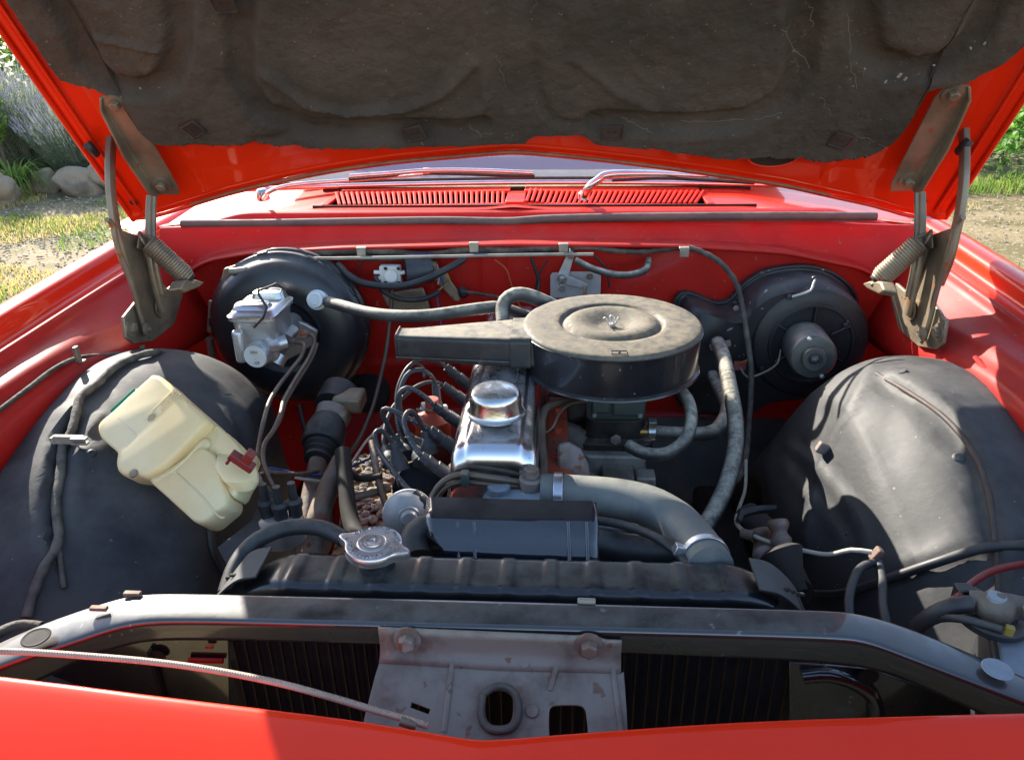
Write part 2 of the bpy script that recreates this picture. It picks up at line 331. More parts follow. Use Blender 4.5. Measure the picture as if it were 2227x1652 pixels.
# ================================================================== BODY
# ---- fenders: one section swept from front to back, left is s=-1, right is s=+1
def fender(s):
    st = [(-.55, -.055), (-.2, -.03), (.1, -.012), (.35, 0), (.6, .010), (.85, .020), (1.1, .026), (1.5, .02), (2.0, .0)]
    rows = []
    for y, dz in st:
        prof = [(.93, .25), (.935, .55), (.935, .78), (.925, .86), (.90, .925), (.865, .960), (.83, .978), (.80, .984), (.788, .980), (.784, .970), (.782, .952), (.770, .948), (.758, .949)]
        rows.append([Vector((s*x, y, z+dz)) for x, z in prof])
    return grid('fender', rows, 'red', CAR, sub=2, thick=.0016)
fl = fender(-1); fr = fender(1)
def inner_flange(s):
    rows = []
    st = [(-.30, .925, .90, .875), (-.05, .935, .905, .86), (.15, .943, .925, .885), (.3, .947, .936, .905), (.45, .951, .932, .905), (.55, .954, .922, .885), (.65, .957, .912, .862), (.78, .960, .905, .84), (.9, .962, .90, .83)]
    for y, zt, zf, zb in st:
        rows.append([Vector((s*a, y, b)) for a, b in ((.7585, zt-.004), (.7580, zt+.006), (.7520, zt+.008), (.7480, zt+.003), (.7460, zt-.008), (.735, zt-.016), (.712, zf+.004), (.703, zf-.003), (.696, zf-.016), (.680, zb+.01), (.672, zb-.004), (.670, zb-.04))])
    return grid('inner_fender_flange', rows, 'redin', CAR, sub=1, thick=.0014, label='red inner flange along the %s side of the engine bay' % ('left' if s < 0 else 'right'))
il = inner_flange(-1); ir = inner_flange(1)
# gutter clip line and clips on the left flange
tube('flange_pipe', [X(-20, 905, -.69), X(60, 845, -.69), X(120, 800, -.69), X(170, 778, -.69), X(230, 772, -.68), X(300, 766, -.668), X(350, 770, -.64)], .0035, 'tape', CAR, 8)
for px, py, xx in ((168, 772, -.685), (312, 768, -.66)):
    p = X(px, py, xx); q = MB(); q.box(p, (.006, .010, .028)); q.box(p+Vector((.004, 0, -.01)), (.012, .010, .003)); q.go('pipe_clip', 'hinge', CAR, bev=.001)
# stamped slot in the right flange
p = X(2140, 800, .685); MB().tube([p+Vector((.0, .03, .004)), p+Vector((.0, -.03, -.004))], .004, 8).go('pressed_rib', 'redin', ir)

# ---- firewall with pressed ribs
def fw_top(x): return lerp([(-.80, .86), (-.72, .905), (-.68, .935), (-.644, .954), (-.546, .970), (-.367, .979), (-.03, .986), (.295, .983), (.489, .970), (.633, .940), (.69, .91), (.80, .86)], x)
NX, NZ = 181, 90
rows = []
for j in range(NZ+1):
    r = []
    for i in range(NX):
        x = -.76+1.52*i/(NX-1); zt = fw_top(x); zb = .30+.23/(1+math.exp((x+.08)/.01))/(1+math.exp(-(x+.41)/.01)); z = zt-(zt-zb)*(j/NZ); y = .885
        for c, wd, a in ((-.095, .004, .006), (-.045, .004, .006), (-.012, .003, .005), (.04, .003, .005)):
            y -= a*math.exp(-((x-c)/wd)**2)*(1 if z > .70 else 0)
        y -= .010/(1+math.exp(-(x-.24+.12*math.tanh((.93-z)*14))/.012))*(1 if z > .5 else 1)     # raised field on the right
        y += .012/(1+math.exp(-(-x-.60)/.01))
        y -= .006*math.exp(-((z-.70+.02*math.sin(x*6))/.012)**2)
        y -= max(0, .62-z)*.55
        r.append(Vector((x, y, z)))
    rows.append(r)
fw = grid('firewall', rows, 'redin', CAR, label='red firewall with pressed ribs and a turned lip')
# lip and plenum face
rows = []
for i in range(61):
    x = -.76+1.52*i/60; zt = fw_top(x); e = max(0, abs(x)-.60)
    rows.append([Vector((x, .8835, zt-.006)), Vector((x, .851, zt-.002)), Vector((x, .846, zt+.003)), Vector((x, .850, zt+.0065)), Vector((x, .876, zt+.007)), Vector((x, .890, zt+.0075)),
                 Vector((x, .894, zt+.012)), Vector((x, .905-.1*e, min(1.000, zt+.022+.1*e))), Vector((x, .914, 1.008)), Vector((x, .925, 1.014)), Vector((x, .940, 1.018-.25*e)), Vector((x, .944, 1.026-.25*e)), Vector((x, .950, 1.031-.25*e)), Vector((x, .965, 1.033-.25*e))])
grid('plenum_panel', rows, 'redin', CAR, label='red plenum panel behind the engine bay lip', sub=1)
# foil strips and clips on the lip
for px, py in ((600, 541), (787, 538), (1031, 528), (1225, 530), (1487, 538)):
    p = Y(px, py, .847); q = MB(); q.box(p+Vector((0, -.004, 0)), (.019, .012, .004)); q.box(p+Vector((0, -.010, -.008)), (.017, .003, .016)); q.go('loom_clip', 'cable', fw, bev=.001)
# ---- cowl rubber seal
pts = [Y(395, 487, .925), Y(560, 486, .925), Y(800, 482, .925), Y(960, 480, .926), Y(1100, 482, .926), Y(1200, 476, .927), Y(1400, 472, .927), Y(1700, 470, .926), Y(1905, 471, .925)]
tube('cowl_seal', pts, .0085, 'seal', CAR, 14, .02, label='long grey rubber seal lying along the cowl')
# ---- cowl panel behind the seal
VO = -.034
rows = []
for i in range(49):
    x = -.86+1.72*i/48; e = max(0, abs(x)-.45); c = .006*math.exp(-((x+.034)/.03)**2)
    rows.append([Vector((x, .962, 1.033-.10*e+c)), Vector((x, .985, 1.032-.10*e+c)), Vector((x, .999, 1.030-.10*e+c))])
grid('cowl_front_edge', rows, 'red', CAR, sub=1)
def vz(x, y): return 1.030+.006*math.exp(-(x/.03)**2)+.06*(y-1.0)-.10*max(0, abs(x)-.45)
for s in (-1, 1):      # solid wings of the cowl outside the grilles
    rows = []
    for i in range(13):
        x0 = .405+s*VO+.49*i/12
        rows.append([Vector((s*(x0-.0*k), 1.0+(.26+.1*(x0-.43))*k/6, vz(x0, 1.0+.2*k/6)+.004*math.sin(k)*0)) for k in range(7)])
    grid('cowl_wing', rows, 'red', CAR, sub=1)
VENTL = MB(); pl = []
for s, nm in ((-1, 33), (1, 33)):
    q = MB(); x0, x1 = (.016, .400)
    ya, yb = 1.003, 1.115
    # frame of the grille: front and back rails and end pieces
    for (a, b) in ((ya, ya+.008), (yb-.008, yb+.03)):
        q.add([Vector((VO+s*x0, a, vz(s*x0, a)+.001)), Vector((VO+s*x1, a, vz(s*x1, a)+.001)), Vector((VO+s*x1, b, vz(s*x1, b)+.001)), Vector((VO+s*x0, b, vz(s*x0, b)+.001)),
               Vector((VO+s*x0, a, vz(s*x0, a)-.006)), Vector((VO+s*x1, a, vz(s*x1, a)-.006)), Vector((VO+s*x1, b, vz(s*x1, b)-.006)), Vector((VO+s*x0, b, vz(s*x0, b)-.006))],
              [(0, 1, 2, 3), (7, 6, 5, 4), (0, 4, 5, 1), (1, 5, 6, 2), (2, 6, 7, 3), (3, 7, 4, 0)])
    for xa, xb in ((-.001, .020), (x1-.004, x1+.010)):
        q.box((VO+s*(xa+xb)/2, (ya+yb)/2, vz(s*xb, 1.06)-.0015), (xb-xa, yb-ya, .007))
    g = q.go('vent_grille', 'red', CAR, bev=.0012, label='red slotted air intake grille %s of the cowl crease' % ('left' if s < 0 else 'right'))
    sl_me = None
    for k in range(nm):
        t = (k+.5)/nm; xc = .022+(x1-.028)*t+s*VO; sk = s*.020*max(0, t-.15)   # bars lean outwards towards the ends
        if sl_me is None:
            b = MB(); b.loft([rrect(Vector((0, -.051, 0)), VX, VZ, .0060, .006, .001, 1), rrect(Vector((0, .051, .006)), VX, VZ, .0060, .006, .001, 1)])
            ob = b.go('vent_slat', 'redvent', g); sl_me = ob.data
        else:
            ob = bpy.data.objects.new('vent_slat', sl_me); COL.objects.link(ob); ob.parent = g
        ob.location = (s*xc, 1.059, vz(s*xc, 1.056)-.001); ob.rotation_euler = (0, 0, -s*(.05+.28*t))
q = MB()
q.box((0, 1.06, .965), (.92, .13, .004)); q.box((0, 1.1465, .988), (.96, .003, .11)); q.box((0, .996, 1.0), (.92, .003, .07))
q.go('plenum_floor', 'dark', CAR)
MB().box((-.09, 1.07, .99), (.10, .05, .03)).go('plenum_bracket', 'cable', CAR, bev=.004)
# ---- windscreen, chrome strip, dash
rows = []; WSL = math.radians(31)
def wsp(x, t): return Vector((x, 1.150+.0*x-.10*x*x*.8+t*math.cos(WSL), 1.046+t*math.sin(WSL)-.05*x*x*.3))
for i in range(17):
    x = -.66+1.32*i/16; rows.append([wsp(x, t) for t in (0, .15, .3, .5, .7)])
ws = grid('windscreen', rows, 'glass', CAR, label='windscreen with pale blue sky reflection in its tint above the cowl')
tube('windscreen_trim', [wsp(-.66+1.32*i/16, .004)+Vector((0, -.006, .004)) for i in range(17)], .0055, 'chrome', CAR, 8, .05)
for i in (0,):
    tube('windscreen_rubber', [wsp(-.66+1.32*i/16, .016)+Vector((0, 0, .003)) for i in range(17)], .005, 'rubber', CAR, 8, .05)
q = MB(); q.box((0, 1.50, 1.075), (1.2, .5, .03)); q.go('dashboard', 'glassd', CAR, bev=.01)
dv = MB()
for i in range(46):
    dv.box((-.14+.0062*i, 1.27, 1.094), (.0022, .03, .003))
dv.go('defroster_slats', 'w_print', CAR, kind='stuff')
# ---- wipers
wl = tube('wiper', [Z(573, 432, 1.05), Z(590, 415, 1.075), Z(640, 402, 1.085), Z(760, 392, 1.09), Z(920, 378, 1.10)], .0045, 'chrome', CAR, 10, .01, label='chrome wiper arm reaching right from the left pivot')
lathe('pivot', [(0, 0), (.014, 0), (.013, .018), (.008, .024), (0, .025)], Z(573, 434, 1.040), (0, -.1, 1), 'chrome', wl, 20)
box('arm_joint', Z(927, 372, 1.105), (.016, .012, .012), 'chrome', wl, .003)
tube('blade', [Z(760, 384, 1.105), Z(850, 377, 1.108), Z(930, 371, 1.11), Z(1040, 371, 1.11), Z(1160, 376, 1.108)], .0045, 'chrome', wl, 8, .02)
tube('blade_rubber', [Z(758, 389, 1.098), Z(930, 377, 1.100), Z(1162, 384, 1.10)], .004, 'rubber', wl, 8, .02)
wr = tube('wiper', [Z(1270, 424, 1.055), Z(1280, 408, 1.075), Z(1300, 392, 1.09), Z(1325, 380, 1.10), Z(1420, 378, 1.105), Z(1540, 383, 1.11)], 0, 'chrome', CAR, 12, .008, rf=lambda s, t: .0085 if t < .35 else .0085-.005*(t-.35)/.65, label='thick chrome wiper arm rising from the right grille')
lathe('pivot', [(0, 0), (.013, 0), (.012, .012), (.008, .016), (0, .017)], Z(1270, 432, 1.045), (0, -.1, 1), 'chrome', wr, 20)
tube('blade_rubber', [Z(1330, 392, 1.10), Z(1450, 388, 1.10), Z(1640, 398, 1.09)], .0035, 'rubber', wr, 8, .02)

# ---- left and right wheel aprons
def apron(s):
    # (Y, height scale, inboard X)
    st = [(-.10, .68, -.36), (.0, .735, -.365), (.08, .785, -.37), (.16, .832, -.378), (.26, .870, -.388), (.36, .894, -.398), (.46, .903, -.41), (.55, .89, -.425), (.62, .86, -.445), (.68, .79, -.47), (.72, .68, -.50), (.73, .50, -.50)]
    rows = []
    for y, zt, xi in st:
        lo = max(.25, zt-.55)
        prof = [(-.690, zt-.01), (-.665, zt-.002), (-.62, zt), (-.565, zt-.010), (-.51, zt-.04), (-.5*.35+xi*.65-.0, zt-.095), (xi-.012, zt-.16), (xi, zt-.26), (xi+.006, zt-.38), (xi+.01, lo-.1)]
        if s > 0:
            g_ = max(.35, 1-abs(y-.42)*.5)
            prof = [(-.690, zt-.012), (-.665, zt-.006), (-.62, zt-.002), (-.575, zt-.010), (-.535, zt-.032), (-.505, zt-.060), (-.492, zt-.078), (-.450, zt-.150*g_-.02), (-.415, zt-.23), (xi+.002, zt-.32), (xi+.014, lo-.1)]
        rows.append([Vector((s*-a if s > 0 else a, y, b)) for a, b in prof])
    # densify and push dents and bulges
    dense = []
    for c in zip(*rows): dense.append(cat([tuple(v) for v in c], .009))
    n = min(len(d) for d in dense); dense = [[d[int(round(i*(len(d)-1)/(n-1)))] for i in range(n)] for d in dense]
    out = []
    for i in range(n): out.append([Vector(v) for v in cat([tuple(dense[k][i]) for k in range(len(dense))], .006)])
    m = min(len(r) for r in out); out = [[r[int(round(i*(len(r)-1)/(m-1)))] for i in range(m)] for r in out]
    n_, m_ = len(out), len(out[0]); bvh = BVHTree.FromPolygons([v for r in out for v in r], [(i*m_+j, i*m_+j+1, (i+1)*m_+j+1, (i+1)*m_+j) for i in range(n_-1) for j in range(m_-1)])
    def on(px):
        o_ = []
        for q in cat([(a_, b_, 0) for a_, b_ in px], 3) if len(px) > 2 else px:
            h = bvh.ray_cast(CAM, ray(q[0], q[1]).normalized())
            if h[0] is not None: o_.append(h[0])
        return o_
    if s < 0: bl = [([(135, 905), (98, 970), (78, 1060), (75, 1150), (95, 1215)], .019, .017), ([(168, 905), (140, 970), (128, 1060), (125, 1160), (128, 1230)], .010, -.010), ([(215, 905), (180, 950), (168, 1010), (165, 1100)], .010, .006),
                    ([(195, 985)], .014, .008), ([(395, 790), (480, 840), (545, 920), (572, 1020)], .012, .006), ([(455, 850), (520, 920), (545, 1010)], .009, -.005), ([(330, 1180), (350, 1290)], .02, -.006)]
    else: bl = [([(1945, 812), (2040, 862), (2120, 940), (2170, 1050), (2195, 1180), (2200, 1300)], .013, .016), ([(1920, 835), (2010, 885), (2085, 970), (2125, 1080), (2145, 1200), (2150, 1320)], .010, -.012),
                ([(1895, 800), (1858, 870), (1815, 950), (1780, 1030), (1760, 1110), (1750, 1190)], .009, .012), ([(1930, 870), (1935, 960), (1965, 1060), (2010, 1150)], .022, -.010), ([(1712, 965), (1770, 1015), (1830, 1080), (1872, 1140), (1882, 1200)], .007, .008),
                ([(1700, 1005), (1745, 1065), (1800, 1130), (1838, 1190)], .006, .006), ([(1920, 1268), (1990, 1250), (2060, 1228), (2120, 1212)], .007, -.007), ([(1925, 1232), (1990, 1214), (2050, 1195)], .010, .006), ([(2085, 995)], .012, .009), ([(1790, 900), (1740, 960)], .012, -.007)]
    bl = [(on(l), w_*(1.25 if s > 0 else 1.1), a_*(.52 if s > 0 else .9)) for l, w_, a_ in bl]
    from mathutils import kdtree
    kds = []
    for l, w_, a_ in bl:
        if not l: continue
        k_ = kdtree.KDTree(len(l)); [k_.insert(v, i) for i, v in enumerate(l)]; k_.balance(); kds.append((k_, w_, a_))
    for r in out:
        for v in r:
            q = v.copy()
            for k_, w_, a_ in kds:
                d = k_.find(q)[2]
                if d < w_*3: g = a_*math.exp(-(d/w_)**2); v.z += g*.8; v.x += -s*g*.5
            nn = noise.noise(q*9)*.0022+noise.noise(q*40)*.0004; v.z += nn; v.x += nn
    return grid('wheel_apron', out, 'apron', CAR, label='%s wheel apron in satin black with pressed ridges' % ('left' if s < 0 else 'right'))
al = apron(-1); ar = apron(1)
# flap piece and folded edge of the right apron
0 and MB().prism([Y(1700, 1000, .40), Y(1745, 950, .42), Y(1735, 1080, .36), Y(1725, 1180, .30), Y(1690, 1120, .33), Y(1700, 1060, .36)], (.004, .004, .002)).go('apron_flap', 'apron', ar, bev=.001)
0 and MB().prism([Y(1735, 1280, .14), Y(1850, 1140, .22), Y(1880, 1200, .2), Y(1850, 1290, .14), Y(1790, 1330, .10)], (.002, .006, .004)).go('splash_shield', 'apron', ar, bev=.002)
0 and tube('rubber_lip', [Y(1700, 1000, .39), Y(1750, 1060, .35), Y(1810, 1130, .28), Y(1845, 1185, .23), Y(1800, 1270, .16)], .006, 'rubber', ar, 8)
box('rusty_clip', surf(ar, [(1795, 977)], .004)[0], (.020, .012, .018), 'rust', ar, .003, R=Matrix.Rotation(.4, 3, 'Y'))
0 and tube('edge_crease', surf(ar, [(1893, 800), (1862, 870), (1822, 940), (1790, 1010), (1768, 1080), (1752, 1150), (1748, 1210)], -.0005), .0035, 'apron', ar, 8, .01)
tube('pinch_seam', surf(ar, [(1905, 812), (1970, 850), (2050, 905), (2110, 975), (2145, 1060), (2160, 1150), (2168, 1250), (2172, 1320)], -.0012), .0042, 'seamrust', ar, 8, .01)
0 and tube('pressed_channel', surf(ar, [(1712, 965), (1760, 1010), (1820, 1070), (1868, 1130), (1885, 1180), (1880, 1230)], -.0042), .0065, 'apron', ar, 10, .01)
0 and tube('pressed_channel', surf(ar, [(1700, 1000), (1740, 1060), (1790, 1120), (1830, 1180), (1842, 1235)], -.0012), .0045, 'apron', ar, 10, .01)
0 and tube('pressed_channel', surf(ar, [(1930, 1265), (1990, 1252), (2060, 1228), (2120, 1215)], -.0018), .005, 'apron', ar, 10, .01)
for a_, b_, r_ in ((2085, 995, .008), (1962, 808, .007), (1848, 1218, .0025), (1840, 1160, .0025)):
    c_, n_ = surfn(ar, a_, b_); lathe('dimple' if r_ > .005 else 'rivet', [(0, .002), (r_*.7, .0018), (r_, 0), (r_*1.1, -.001)], c_, n_, 'apron', ar, 16)
for a_, b_, r_ in ((430, 1255, .0025), (200, 985, .006)):
    c_, n_ = surfn(al, a_, b_); lathe('rivet', [(0, .002), (r_*.7, .0018), (r_, 0), (r_*1.1, -.001)], c_, n_, 'apron', al, 16)
0 and tube('edge_crease', surf(al, [(325, 775), (430, 800), (500, 850), (548, 905), (580, 970), (592, 1050), (570, 1130)], .0), .0035, 'apron', al, 8, .01)
tube('pressed_channel', surf(al, [(455, 1150), (462, 1200), (490, 1260), (500, 1290)], .001), .005, 'apron', al, 8, .01)
MB().prism([Y(470, 1190, .18), Y(545, 1130, .22), Y(570, 1050, .26), Y(600, 1075, .25), Y(560, 1160, .2), Y(495, 1235, .15)], (.004, .006, -.01)).go('splash_shield', 'apron', al, bev=.002)

# ---- floor of the bay: dark chassis rails, cross member, gearbox tunnel
for cx_ in (-.46, .38): MB().box((cx_, .40, .42), (.07, 1.0, .14)).go('chassis_rail', 'dark', CAR, bev=.01)
MB().box((0, .30, .34), (.84, .12, .09)).go('cross_member', 'dark', CAR, bev=.01)
MB().box((.34, .97, .40), (.70, .02, .40)).go('toe_board', 'dark', CAR); MB().box((-.56, .97, .40), (.20, .02, .40)).go('toe_board', 'dark', CAR)
MB().prism([(.03, .858, .615), (.66, .858, .615), (.66, .69, .31), (.03, .69, .31)], (0, -.004, -.006)).go('firewall_shade_panel', 'grime', CAR, bev=.004)  # dark panel added to stand in for shade low on the firewall
# outer shell of the car behind and around: doors, roof line low, bumper
rows = []
for y, h in ((-.16, .84), (-.30, .80), (-.36, .72), (-.38, .55), (-.37, .40)):
    rows.append([Vector((x, y-.05*(1-(x/.9)**2), h)) for x in np.linspace(-.93, .93, 21)])

# ---- front panel: red leading edge under the camera
edge = [(-140, 1448), (0, 1465), (150, 1482), (300, 1502), (450, 1520), (600, 1538), (750, 1556), (900, 1580), (1000, 1597), (1045, 1604), (1100, 1600), (1250, 1588), (1400, 1577), (1600, 1563), (1900, 1552), (2226, 1544), (2400, 1540)]
rows = []
E0 = [Z(a, b, .853) for a, b in edge]
E0 = [Vector((-.93, -.06, .84))]+E0+[Vector((.93, -.05, .84))]
for p in E0:
    c = math.exp(-(p.x/.010)**2)
    rows.append([Vector((p.x, p.y+.020, p.z-.034)), Vector((p.x, p.y+.003, p.z-.030)), Vector((p.x, p.y+.0015, p.z-.006)), Vector((p.x, p.y-.001, p.z-.001)), Vector((p.x, p.y-.005, p.z)),
                 Vector((p.x, p.y-.02, p.z-.004+.002*c)), Vector((p.x, p.y-.06, p.z-.019+.003*c)), Vector((p.x, p.y-.12, p.z-.046+.004*c)), Vector((p.x, p.y-.19, p.z-.092)), Vector((p.x, p.y-.215, p.z-.15)), Vector((p.x, p.y-.22, p.z-.28))])
grid('front_panel', rows, 'red', CAR, sub=1, thick=.0, label='glossy red front panel with a centre crease at the bottom')

# ---- black radiator support beam
RE = [(-60, 1420), (0, 1393), (60, 1365), (130, 1338), (200, 1315), (270, 1293), (340, 1284), (545, 1290), (830, 1296), (1100, 1303), (1400, 1312), (1700, 1320), (1830, 1325), (1880, 1333), (1960, 1355), (2080, 1402), (2226, 1467), (2330, 1515)]
FE = [(-60, 1475), (0, 1446), (80, 1418), (150, 1396), (220, 1370), (285, 1352), (360, 1346), (545, 1350), (830, 1358), (1100, 1364), (1400, 1372), (1700, 1380), (1830, 1385), (1890, 1392), (1980, 1428), (2100, 1474), (2226, 1524), (2330, 1565)]
LE = [(-60, 1550), (0, 1520), (80, 1490), (150, 1455), (220, 1425), (300, 1402), (370, 1398), (545, 1400), (830, 1407), (1100, 1415), (1400, 1428), (1700, 1442), (1830, 1452), (1900, 1462), (1980, 1490), (2100, 1545), (2226, 1600), (2330, 1640)]
rows = []
for i, (a, b, c) in enumerate(zip(RE, FE, LE)):
    zz = .850 if 5 < i < 13 else .850-.006*(5-i if i <= 5 else i-12)
    p = Z(*a, zz); q_ = Z(*b, zz); f_ = Y(*c, q_.y+.004)
    u = (q_-p)
    rows.append([p+Vector((0, .001, -.05)), p+Vector((0, .001, -.005)), p+u*.03+VZ*-.001, p+u*.08, p+u*.5+VZ*.0015, q_-u*.12, q_-u*.03+VZ*-.002, q_+VZ*-.007, f_+VZ*.004, f_+Vector((0, .004, 0)), f_+Vector((0, .018, .002))])
beam = grid('radiator_support', rows, 'beam', CAR, sub=2, label='long glossy black radiator support beam curving down at both ends')
for a, b in ((79, 1387), (2168, 1456)):
    p = Z(a, b, .842 if a < 1000 else .836); lathe('oval_hole', [(0, .0006), (.0085, .0006), (.0125, .002), (.0135, .0012)], p, (0, 0, 1), 'dark' if a < 1000 else 'housing', beam, 24)
for a, b in ((215, 1322), (288, 1290), (1275, 1306)):
    p = Z(a, b, .852); box('beam_clip', p, (.018, .006, .004), 'rust' if a < 1000 else 'cable', beam, .001)
# baffle panels below the beam on either side of the core
for s, pts, nm in ((-1, [(-60, 1500), (130, 1405), (300, 1385), (497, 1388), (500, 1620), (-60, 1620)], 'left'), (1, [(1716, 1440), (1900, 1455), (2330, 1620), (2330, 1700), (1716, 1640)], 'right')):
    pp = [Y(a, b, .022) for a, b in pts]
    bf = MB().prism(pp, (0, .003, 0)).go('baffle_panel', 'beam', CAR, bev=.001, label='%s black baffle panel beside the radiator core' % nm)
    if s > 0:
        tube('pressed_rib', [Y(1745, 1470, .020), Y(1800, 1466, .018), Y(1860, 1485, .018), Y(1900, 1520, .018), Y(1905, 1580, .018)], .008, 'beam', bf, 10)
        lathe('hole', [(0, .0), (.009, 0), (.011, .002)], Y(1886, 1468, .016), (0, -1, 0), 'dark', bf, 20)
    else:
        lathe('hole', [(0, .0), (.007, 0), (.009, .002)], Y(345, 1424, .019), (0, -1, 0), 'dark', bf, 20)
        MB().tube([Y(410, 1434, .018), Y(485, 1436, .018)], .003, 8).go('red_mark', 'redin', bf)
        box('red_mark', Y(455, 1405, .018), (.010, .004, .005), 'engred', bf, .002)
        MB().box(Y(350, 1500, .018), (.004, .006, .12)).go('seam', 'dark', bf)
# ---- radiator core: tubes one by one
cx0, cx1 = -.300, .312
co = MB().box(((cx0+cx1)/2, .045, .60), (cx1-cx0+.01, .030, .44)).go('radiator_core', 'core', CAR)
co['label'] = 'dark radiator core with thin upright tubes seen below the support beam'
tm = None
for k in range(46):
    x = cx0+.004+(cx1-cx0-.008)*k/45
    if tm is None:
        o = MB().box((0, 0, 0), (.0011, .003, .42)).go('core_tube', 'fin', co); tm = o.data
    else:
        o = bpy.data.objects.new('core_tube', tm); COL.objects.link(o); o.parent = co
    o.location = (x, .0285, .60)
fn = MB()
for k in range(45):
    x = cx0+.004+(cx1-cx0-.008)*(k+.5)/45
    for j in range(90):
        z = .62+.17*j/90
        fn.add([(x-.006, .0295, z), (x, .0278, z+.0009), (x+.006, .0295, z+random.uniform(-.0006, .0006)), (x+.006, .0299, z+.0006), (x, .0295, z+.0014), (x-.006, .0299, z+.0006)], [(0, 1, 4, 5), (1, 2, 3, 4)])
fn.go('core_fins', 'core', co, kind='stuff', smooth=False)

# ---- latch plate
def latch():
    tl, tr = Y(822, 1364, -.034), Y(1352, 1386, -.034)
    ux = (tr-tl).normalized(); W = (tr-tl).length
    # upper upright strip, then a fold, then the sloping plate with its holes
    q = MB()
    strip = []
    for k, (dy, dz) in enumerate(((0, 0), (.0005, -.010), (.0002, -.024), (-.004, -.032), (-.010, -.036))):
        strip.append([tl+ux*(W*t/16)+Vector((0, dy-.002*math.exp(-((t-8)/5)**2)*(k > 2), dz-(.0035 if (t >= 15 and k == 0) else 0)+(.0015 if t in (14,) and k == 0 else 0))) for t in range(17)])
    root = grid('latch_plate', strip, 'bracket', CAR, thick=.0028, label='pitted bare steel latch plate bolted to the middle of the black beam')
    org = tl+Vector((0, -.010, -.036)); uy = Vector((0, -.60, -.34)).normalized()   # plate plane runs forward and down
    uy = (uy-ux*uy.dot(ux)).normalized(); n = ux.cross(uy)
    def loc(px, py):
        d = ray(px, py); t = (org-CAM).dot(n)/d.dot(n); v = CAM+d*t-org; return (v.dot(ux), v.dot(uy))
    out = [(0, -.001), (W, -.001), loc(1356, 1460), loc(1362, 1540), loc(1368, 1660), loc(775, 1660), loc(792, 1560), loc(815, 1470)]
    def oval(pts): 
        c = cat([(a, b, 0) for a, b in pts], closed=True); return [(v[0], v[1]) for v in c]
    h1 = oval([loc(*p) for p in ((1058, 1512), (1078, 1501), (1100, 1503), (1115, 1520), (1113, 1560), (1100, 1574), (1070, 1574), (1056, 1555))])
    h2 = oval([loc(*p) for p in ((1194, 1550), (1199, 1537), (1215, 1533), (1255, 1533), (1270, 1540), (1275, 1560), (1275, 1600), (1240, 1612), (1200, 1608), (1194, 1590))])
    h3 = [loc(*p) for p in ((895, 1526), (935, 1541), (932, 1552), (892, 1537))]
    pl_ = plate('sloping_plate', out, [h1, h2, h3], org, ux, uy, .0022, 'bracket', root, .0006)
    def on(px, py, off=0): a, b = loc(px, py); return org+ux*a+uy*b+n*off
    sgn = 1 if n.z > 0 else -1
    ring = [on(*p, off=sgn*.003) for p in ((1050, 1510), (1078, 1494), (1106, 1497), (1124, 1520), (1126, 1560), (1108, 1585), (1066, 1586), (1047, 1560))]
    rg = cat([tuple(v) for v in ring]+[tuple(ring[0])], .004)
    tube('hole_collar', rg, .0036, 'iron', root, 10, smooth=False)
    for a, b, c, d in ((985, 1425, 965, 1590), (1215, 1432, 1195, 1500), (1330, 1440, 1352, 1600)):
        tube('pressed_rib', [on(a, b, -sgn*.001), on((a+c)/2, (b+d)/2, sgn*.0), on(c, d, -sgn*.001)], .0035, 'bracket', root, 8)
    for a, b in ((1157, 1546), (1140, 1440)): lathe('rivet', [(0, .0015), (.0055, .0012), (.0065, 0)], on(a, b, sgn*.0022), n*sgn, 'bracket', root, 16)
    for a, b in ((886, 1387), (1280, 1401)):
        p = Y(a, b, -.036); q = MB(); q.hexbolt(p, (0, -1, .12), .0085, .013, .0135); q.lathe([(0, .013), (.0055, .0132), (.0065, .0125)], p, (0, -1, .12), 16); q.go('bolt', 'rust', root, ang=25)
    MB().prism([on(1000, 1600, .004), on(1010, 1584, .010), on(1040, 1575, .010), on(1115, 1573, .010), on(1140, 1590, .010), on(1145, 1600, .006), on(1140, 1640, .0), on(1000, 1640, 0)], (0, -.002, -.003)).go('latch_tongue', 'alu', root, bev=.001)
latch()
# bonnet release cable
cp = [(-40, 1414), (60, 1417), (180, 1425), (320, 1437), (450, 1454), (600, 1483), (720, 1515), (830, 1548), (900, 1568), (930, 1578)]
tube('release_cable', [Z(a, b, .862-.02*i/9) for i, (a, b) in enumerate(cp)], 0, 'relcable', CAR, 10, .0007, rf=lambda s, t: .0030+.0003*math.sin(s*2*math.pi/.0026), label='thin ribbed reddish brown hood release cable crossing in front of the radiator')
tube('cable_end', [Z(870, 1566, .846), Z(905, 1577, .842)], .0042, 'pipe', CAR, 12)
# ================================================================== HOOD
RL = [(296, 474), (340, 468), (420, 444), (500, 420), (600, 396), (720, 372), (860, 352), (980, 341), (1060, 334), (1110, 331), (1160, 333), (1260, 342), (1400, 358), (1560, 380), (1700, 402), (1800, 424), (1900, 446), (1960, 464), (2008, 473)]
RLs = [HS(*p) for p in RL]
def rear(x): return float(np.interp(x, [p[0] for p in RLs], [p[1] for p in RLs]))
HW = .742
def hside(s): return HW-.02*max(0, s-.1)+.02*max(0, min(1, s))
